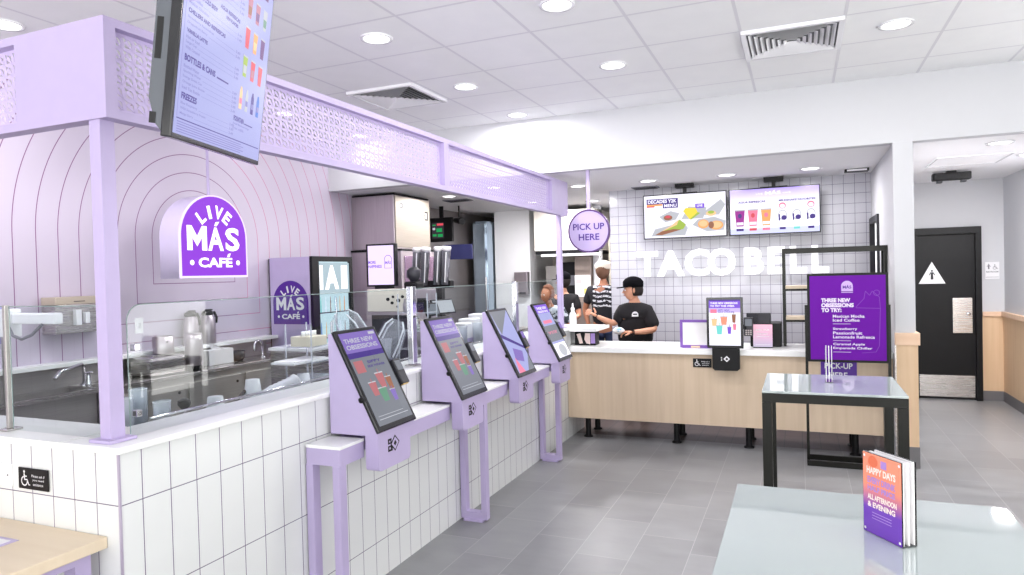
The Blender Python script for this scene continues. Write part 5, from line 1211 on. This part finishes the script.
def hand(m, wrist, dirv, up, side, s=1.0, curl=.5):
    """palm, four unequal bent fingers and a thumb off the side of the palm"""
    d = V(dirv).normalized(); u = V(up).normalized(); sd = d.cross(u).normalized()*side
    w = V(wrist); vs, fs = skin_geo([(w, (.024*s, .02*s)), (w+d*.04*s, (.034*s, .018*s)), (w+d*.085*s, (.036*s, .015*s))], [(0, 1), (1, 2)], 0, 2); m.add(vs, fs, None, True)
    for k, L in enumerate((.068, .078, .072, .056)):
        b = w+d*.088*s+sd*(.027-.018*k)*s; a1 = curl*.6; a2 = curl*1.3
        d1 = d*math.cos(a1)-u*math.sin(a1); d2 = d*math.cos(a2)-u*math.sin(a2)
        p1 = b+d1*L*.45*s; p2 = p1+d2*L*.32*s; p3 = p2+(d2-u*.3).normalized()*L*.25*s
        m.tube([b-d*.01*s, b, p1, p2, p3], [.009*s, .009*s, .0085*s, .0078*s, .005*s], 8)
    b = w+d*.03*s+sd*.028*s; td = (d*.7+sd*.75-u*.2).normalized()
    m.tube([b, b+td*.032*s, b+td*.032*s+(td+d*.4).normalized()*.03*s], [.012*s, .010*s, .007*s], 8)
def headmesh(m, c, face, s=1.0, hm=None):
    """head looking along face: skull, jaw, nose, ears, eyes, mouth"""
    f = V(face).normalized(); r = V((0, 0, 1)).cross(f).normalized(); r = -r; up = r.cross(f)*-1
    up = V((0, 0, 1)); r = f.cross(up).normalized()
    c = V(c)
    def P_(a, b, z): return c+f*a*s+r*b*s+up*z*s
    vs = []; fs = []; nu, nv = 20, 16
    for i in range(nv+1):
        t = math.pi*i/nv
        for k in range(nu):
            a = 2*math.pi*k/nu; x, y, z = math.sin(t)*math.cos(a), math.sin(t)*math.sin(a), math.cos(t)
            fx = .098*x; sy = .076*y; zz = .118*z
            if z < -.1: sy *= 1-.35*(-z-.1); fx = fx*(1-.12*(-z)) + (.012*(-z) if x > 0 else .03*(-z))
            if x > .5 and abs(y) < .25 and -.35 < z < .15: fx += .012
            vs.append(P_(fx, sy, zz))
    for i in range(nv):
        for k in range(nu): fs.append((i*nu+k, (i+1)*nu+k, (i+1)*nu+(k+1) % nu, i*nu+(k+1) % nu))
    m.add(vs, fs, None, True)
    m.add([P_(.094, 0, .02), P_(.096, -.012, -.018), P_(.124, 0, -.022), P_(.096, .012, -.018), P_(.094, 0, -.032)], [(0, 1, 2), (0, 2, 3), (1, 4, 2), (3, 2, 4)], None, False)
    m.tube([P_(.094, -.02, -.052), P_(.101, 0, -.050), P_(.094, .02, -.052)], .006*s, 6, mat_lip)
    for sd in (-1, 1):
        m.blob(P_(.086, sd*.03, .006), (.012*s, .012*s, .008*s), WHITEG, 10, 6); m.blob(P_(.094, sd*.03, .006), (.006*s, .006*s, .006*s), BLACK, 8, 5)
        m.tube([P_(.092, sd*.016, .026), P_(.09, sd*.044, .027)], .004*s, 6, HAIRM)
        m.blob(P_(-.005, sd*.078, -.005), (.014*s, .014*s, .03*s), None, 10, 8)
    return P_
mat_lip = mat('lip', (176, 104, 96), .5)

# -- the worker at the counter
t = thing('person', 'person in a black cap and black T-shirt behind the oak counter, reaching left', 'person', (-1.70, 7.5, 0))
m = MB()
hc = V((-1.70, 7.48, 1.432))
nodes = [((-1.69, 7.52, .88), (.15, .11)), ((-1.69, 7.51, 1.05), (.145, .105)), ((-1.69, 7.50, 1.20), (.15, .10)), ((-1.69, 7.50, 1.29), (.06, .055)), ((-1.69, 7.49, 1.37), (.05, .05)),
         ((-1.81, 7.49, 1.205), .045), ((-1.905, 7.44, 1.06), .042), ((-2.0, 7.40, 1.10), .036), ((-2.09, 7.37, 1.15), .024),
         ((-1.565, 7.49, 1.205), .045), ((-1.455, 7.44, 1.0), .044), ((-1.56, 7.34, .985), .036), ((-1.67, 7.28, .98), .025),
         ((-1.77, 7.52, .78), (.095, .09)), ((-1.77, 7.51, .45), .06), ((-1.77, 7.53, .10), .042), ((-1.61, 7.52, .78), (.095, .09)), ((-1.61, 7.51, .45), .06), ((-1.61, 7.53, .10), .042)]
edges = [(0, 1), (1, 2), (2, 3), (3, 4), (2, 5), (5, 6), (6, 7), (7, 8), (2, 9), (9, 10), (10, 11), (11, 12), (0, 13), (13, 14), (14, 15), (0, 16), (16, 17), (17, 18)]
vs, fs = skin_geo(nodes, edges); m.add(vs, fs, None, True)
headmesh(m, hc, (-1, -.32, -.08), 1.0)
hand(m, (-2.085, 7.37, 1.15), (-.85, -.1, .42), (.2, -.9, .3), 1, 1.0, .7)
hand(m, (-1.67, 7.28, .98), (-.96, -.2, .05), (0, -.3, .9), -1, 1.0, 1.0)
body = m.build('body', SKIN, t)
# shirt: torso and short loose sleeves
sn = [((-1.69, 7.52, .78), (.225, .15)), ((-1.69, 7.51, .98), (.215, .14)), ((-1.69, 7.50, 1.12), (.215, .135)), ((-1.69, 7.50, 1.20), (.15, .105)), ((-1.69, 7.495, 1.30), (.072, .068)),
      ((-1.82, 7.49, 1.19), (.098, .092)), ((-1.905, 7.45, 1.055), (.082, .08)), ((-1.555, 7.49, 1.19), (.098, .092)), ((-1.465, 7.45, 1.0), (.085, .085))]
vs, fs = skin_geo(sn, [(0, 1), (1, 2), (2, 3), (3, 4), (3, 5), (5, 6), (3, 7), (7, 8)]); MB().add(vs, fs, None, True).build('t_shirt', TSHIRT, t)
lgm = MB(); G = Fr((-1.655, 7.362, 1.145), (1, .12, 0), (0, .05, 1)); lgm.poly(G, arch_pts(.07, .055), 0, .004, INKW); lgm.rect(G, -.022, .022, .018, .032, .0045, DARK); lgm.build('chest_print', INKW, t)
tr = [((-1.69, 7.52, .86), (.175, .12)), ((-1.78, 7.52, .74), .11), ((-1.78, 7.51, .42), .08), ((-1.78, 7.53, .09), .07), ((-1.60, 7.52, .74), .11), ((-1.60, 7.51, .42), .08), ((-1.60, 7.53, .09), .07)]
vs, fs = skin_geo(tr, [(0, 1), (1, 2), (2, 3), (0, 4), (4, 5), (5, 6)]); MB().add(vs, fs, None, True).build('trousers', TSHIRT, t)
for x in (-1.78, -1.60): MB().box(x-.045, x+.045, 7.38, 7.62, .0, .09, bev=.03).build('shoe', BLACK, t)
ff = V((-1, -.32, 0)).normalized(); rr = V((0, 0, 1)).cross(ff)
hm = MB().blob(hc+V((0.024, .006, .0)), (.092, .086, .105), fn=lambda d: V((max(d.x, -.35)+(.2 if d.z < -.3 and d.x < .1 else 0), d.y, max(d.z, -.62)))); hm.build('hair', HAIRM, t)
def crown(c, k, material, parent):
    return MB().blob(c, (.112*k, .100*k, .105*k), nu=22, nv=14, fn=lambda d: V((d.x*(1 if d.z < .2 else 1.08-.25*d.z), d.y*(1 if d.z < .2 else 1.08-.25*d.z), max(math.copysign(abs(d.z)**.55, d.z), -.1)))).build('cap', material, parent)
def brim(c, fd, k, material, cap):
    fd = V((fd[0], fd[1], -.12)).normalized(); sd = V((0, 0, 1)).cross(fd).normalized(); G = Fr(c, fd, sd)
    pts = [(.06*k, -.088*k)]+[(.06*k+.12*k*math.cos(a), .088*k*math.sin(a)) for a in [math.radians(-70+20*i) for i in range(8)]]+[(.06*k, .088*k)]
    MB().poly(G, pts, -.005, .005).build('brim', material, cap)
MCLOTH = mat('matt_black_cloth', (12, 12, 16), .95, spec=.1)
cp = crown(hc+V((.004, 0, .045)), 1.02, MCLOTH, t)
brim(hc+V((0, 0, .045)), ff, 1.0, MCLOTH, cp)
MB().lathe((-1.655, 7.283, .98), [(.028, -.008), (.031, -.006), (.031, .006), (.028, .008)], 16, axis=(-.96, -.25, .05)).build('watch_band', BLACK, t)
t = thing('paper_wrap', 'crumpled white and blue paper held in the right hand of the person at the counter', 'paper', (-1.80, 7.24, .98))
m = MB(); rn = random.Random(5); m.blob((-1.815, 7.235, 1.0), (.062, .045, .036), None, 10, 7, lambda d: d*(1+rn.uniform(-.22, .22))); m.build('paper', PAPER, t)
m = MB(); m.blob((-1.80, 7.21, 1.015), (.03, .025, .022), None, 8, 6, lambda d: d*(1+rn.uniform(-.2, .2))); m.build('printed_patch', mat('pale_blue_print', (150, 196, 226), .6), t)

# -- the person in stripes seen from behind
def stripes():
    m, nt, b = new_mat('striped_cotton'); g, p = pos(nt)
    k = line_mask(nt, M_(nt, 'ADD', p[2], M_(nt, 'MULTIPLY', M_(nt, 'SINE', M_(nt, 'MULTIPLY', p[0], 40)), .006)), 1.19, .062, .026)
    k = M_(nt, 'MULTIPLY', M_(nt, 'MULTIPLY', k, M_(nt, 'GREATER_THAN', p[2], 1.17)), M_(nt, 'LESS_THAN', noise(nt, 22), .56)); k = M_(nt, 'MULTIPLY', k, M_(nt, 'GREATER_THAN', p[0], -2.56)); nt.links.new(mixc(nt, k, srgb((26, 26, 32)), srgb((206, 206, 212))), b.inputs['Base Color']); b.inputs['Roughness'].default_value = .9
    return m
STR = stripes()
def person2(x, y, H, label, shirt, trous, skin, hair, cap, face, arms, lean=0, head_scale=1):
    """simple full-height figure; arms: list of (shoulder->elbow->wrist) world points"""
    t = thing('person', label, 'person', (x, y, 0)); k = H/1.75
    def q(dx, dy, z): return V((x+dx*k, y+(dy-lean*max(0, z-.9))*k, z*k))
    m = MB(); nd = [(q(0, 0, .95), (.13*k, .1*k)), (q(0, 0, 1.15), (.13*k, .09*k)), (q(0, 0, 1.36), (.14*k, .09*k)), (q(0, 0, 1.46), .055*k), (q(0, 0, 1.56), .05*k)]
    ed = [(0, 1), (1, 2), (2, 3), (3, 4)]
    for s in (-1, 1):
        i = len(nd); e, w_ = arms[0 if s < 0 else 1]; e = V((x, y, 0))+V(e)*k; w_ = V((x, y, 0))+V(w_)*k
        nd += [(q(.19*s, 0, 1.40), .05*k), (e, .042*k), (w_, .026*k)]; ed += [(2, i), (i, i+1), (i+1, i+2)]
        i = len(nd); nd += [(q(.09*s, 0, .82), .09*k), (q(.10*s, 0, .48), .06*k), (q(.10*s, 0, .09), .042*k)]; ed += [(0, i), (i, i+1), (i+1, i+2)]
    vs, fs = skin_geo(nd, ed); m.add(vs, fs, None, True)
    hc = q(0, 0, 1.635); fv = V(face); headmesh(m, hc, face, .98*head_scale*k)
    for s in (-1, 1):
        e, w_ = arms[0 if s < 0 else 1]; d = (V(w_)-V(e)); hand(m, V((x, y, 0))+V(w_)*k, d, d.orthogonal(), s, .95*k, .6)
    m.build('body', skin, t)
    sn = [(q(0, 0, .86), (.175*k, .125*k)), (q(0, 0, 1.1), (.17*k, .12*k)), (q(0, 0, 1.34), (.165*k, .115*k)), (q(0, 0, 1.45), (.07*k, .07*k))]; se = [(0, 1), (1, 2), (2, 3)]
    for s in (-1, 1):
        e, w_ = arms[0 if s < 0 else 1]; e = V((x, y, 0))+V(e)*k; sh = q(.18*s, 0, 1.385); i = len(sn); sn += [(sh, .075*k), (sh.lerp(e, .72), .066*k)]; se += [(2, i), (i, i+1)]
    vs, fs = skin_geo(sn, se); MB().add(vs, fs, None, True).build('t_shirt', shirt, t)
    tn = [(q(0, 0, .93), (.15*k, .115*k)), (q(-.1, 0, .8), .105*k), (q(-.1, 0, .48), .08*k), (q(-.1, 0, .08), .07*k), (q(.1, 0, .8), .105*k), (q(.1, 0, .48), .08*k), (q(.1, 0, .08), .07*k)]
    vs, fs = skin_geo(tn, [(0, 1), (1, 2), (2, 3), (0, 4), (4, 5), (5, 6)]); MB().add(vs, fs, None, True).build('trousers', trous, t)
    for s in (-1, 1): p = q(.1*s, 0, 0); fd = V((fv.x, fv.y, 0)).normalized(); MB().obox(Fr((p.x, p.y, .001), fd, (0, 0, 1)), -.09*k, .17*k, 0, .08*k, -.045*k, .045*k, bev=.02).build('shoe', BLACK, t)
    back = -V((fv.x, fv.y, 0)).normalized()
    MB().blob(hc+back*.016*k+V((0, 0, .012*k)), (.095*k, .095*k, .115*k), fn=lambda d: d if (d.dot(back) > -.3 or d.z > .55) else d-back*(d.dot(back)+.3)).build('hair', hair, t)
    if cap:
        c = crown(hc+V((0, 0, .045*k)), k, cap, t); brim(hc+V((0, 0, .045*k)), (fv.x, fv.y), k, cap, c)
    return t
person2(-2.43, 8.95, 1.76, 'person in a cream cap and striped top, seen from behind beside the tiled wall', STR, JEANS, SKIN2, mat('brown_hair', (110, 78, 60), .8), mat('cream_cap', (226, 214, 200), .8), (.15, 1, 0), (((-.27, .02, 1.12), (-.20, -.05, .90)), ((.25, .02, 1.12), (.22, .1, .88))))
person2(-3.02, 9.02, 1.63, 'person in a black cap and dark shirt in the kitchen, behind the far lilac post', TSHIRT, TSHIRT, SKIN, HAIRM, MCLOTH, (-1, -.2, -.1), (((-.25, -.08, 1.12), (-.2, -.3, 1.05)), ((.25, -.05, 1.12), (.1, -.28, 1.05))))
def camo():
    m, nt, b = new_mat('patterned_shirt'); f = noise(nt, 16, texc(nt), 1)
    nt.links.new(mixc(nt, M_(nt, 'GREATER_THAN', f, .52), srgb((60, 68, 74)), srgb((190, 198, 206))), b.inputs['Base Color']); b.inputs['Roughness'].default_value = .9; return m
person2(-2.78, 7.9, 1.50, 'stooping person with cropped brown hair in a grey patterned shirt behind the farthest kiosk', camo(), JEANS, SKIN2, mat('cropped_brown_hair', (120, 74, 54), .8), None, (-.6, -1, -.4), (((-.27, -.1, 1.12), (-.22, -.35, .98)), ((.27, -.1, 1.12), (.2, -.36, .98))), lean=.35)
# ------------------------------------------------------------------ light and camera
w = bpy.data.worlds.new('daylight'); S.world = w; w.use_nodes = True
bg = w.node_tree.nodes['Background']; bg.inputs[0].default_value = (1.0, .995, .965, 1)
_g, _p = pos(w.node_tree)          # sky above, lower half made brighter to send light up at the ceiling
_tc = w.node_tree.nodes.new('ShaderNodeTexCoord'); _s = w.node_tree.nodes.new('ShaderNodeSeparateXYZ'); w.node_tree.links.new(_tc.outputs['Generated'], _s.inputs[0])
w.node_tree.links.new(M_(w.node_tree, 'ADD', M_(w.node_tree, 'MULTIPLY', M_(w.node_tree, 'LESS_THAN', _s.outputs[2], 0), 3.4), 3.2), bg.inputs[1])
def portal(name, loc, sx, sy, rot):
    o = add_light('AREA', name, loc, 1, (1, 1, 1), sx, sy, rot, 'RECTANGLE'); o.data.cycles.is_portal = True
portal('window_portal', (0, YF+.02, 1.575), 8.4, 2.35, (math.radians(90), 0, 0))
portal('window_portal', (XRm-.02, -1.15, 1.6), 2.2, 6.1, (0, math.radians(90), 0))
cam = bpy.data.cameras.new('camera'); co_ = bpy.data.objects.new('camera', cam); COL.objects.link(co_)
cam.sensor_width = 36; cam.lens = 684/1024*36; cam.clip_start = .02
R3 = Matrix(((0.92161157, 0.01600541, 0.38778336), (0.38727126, 0.02786521, -0.92154463), (-0.02555536, 0.99948355, 0.01948246)))
co_.matrix_world = Matrix.Translation((0, 0, 1.64)) @ R3.to_4x4(); S.camera = co_
S.view_settings.view_transform = 'Standard'; S.view_settings.look = 'None'; S.view_settings.gamma = 1
S.view_settings.use_curve_mapping = False; S.view_settings.exposure = .56
S.cycles.max_bounces = 10; S.cycles.diffuse_bounces = 5; S.cycles.transparent_max_bounces = 16; S.cycles.use_denoising = True
S.cycles.sample_clamp_indirect = 6; S.cycles.caustics_reflective = False; S.cycles.caustics_refractive = False
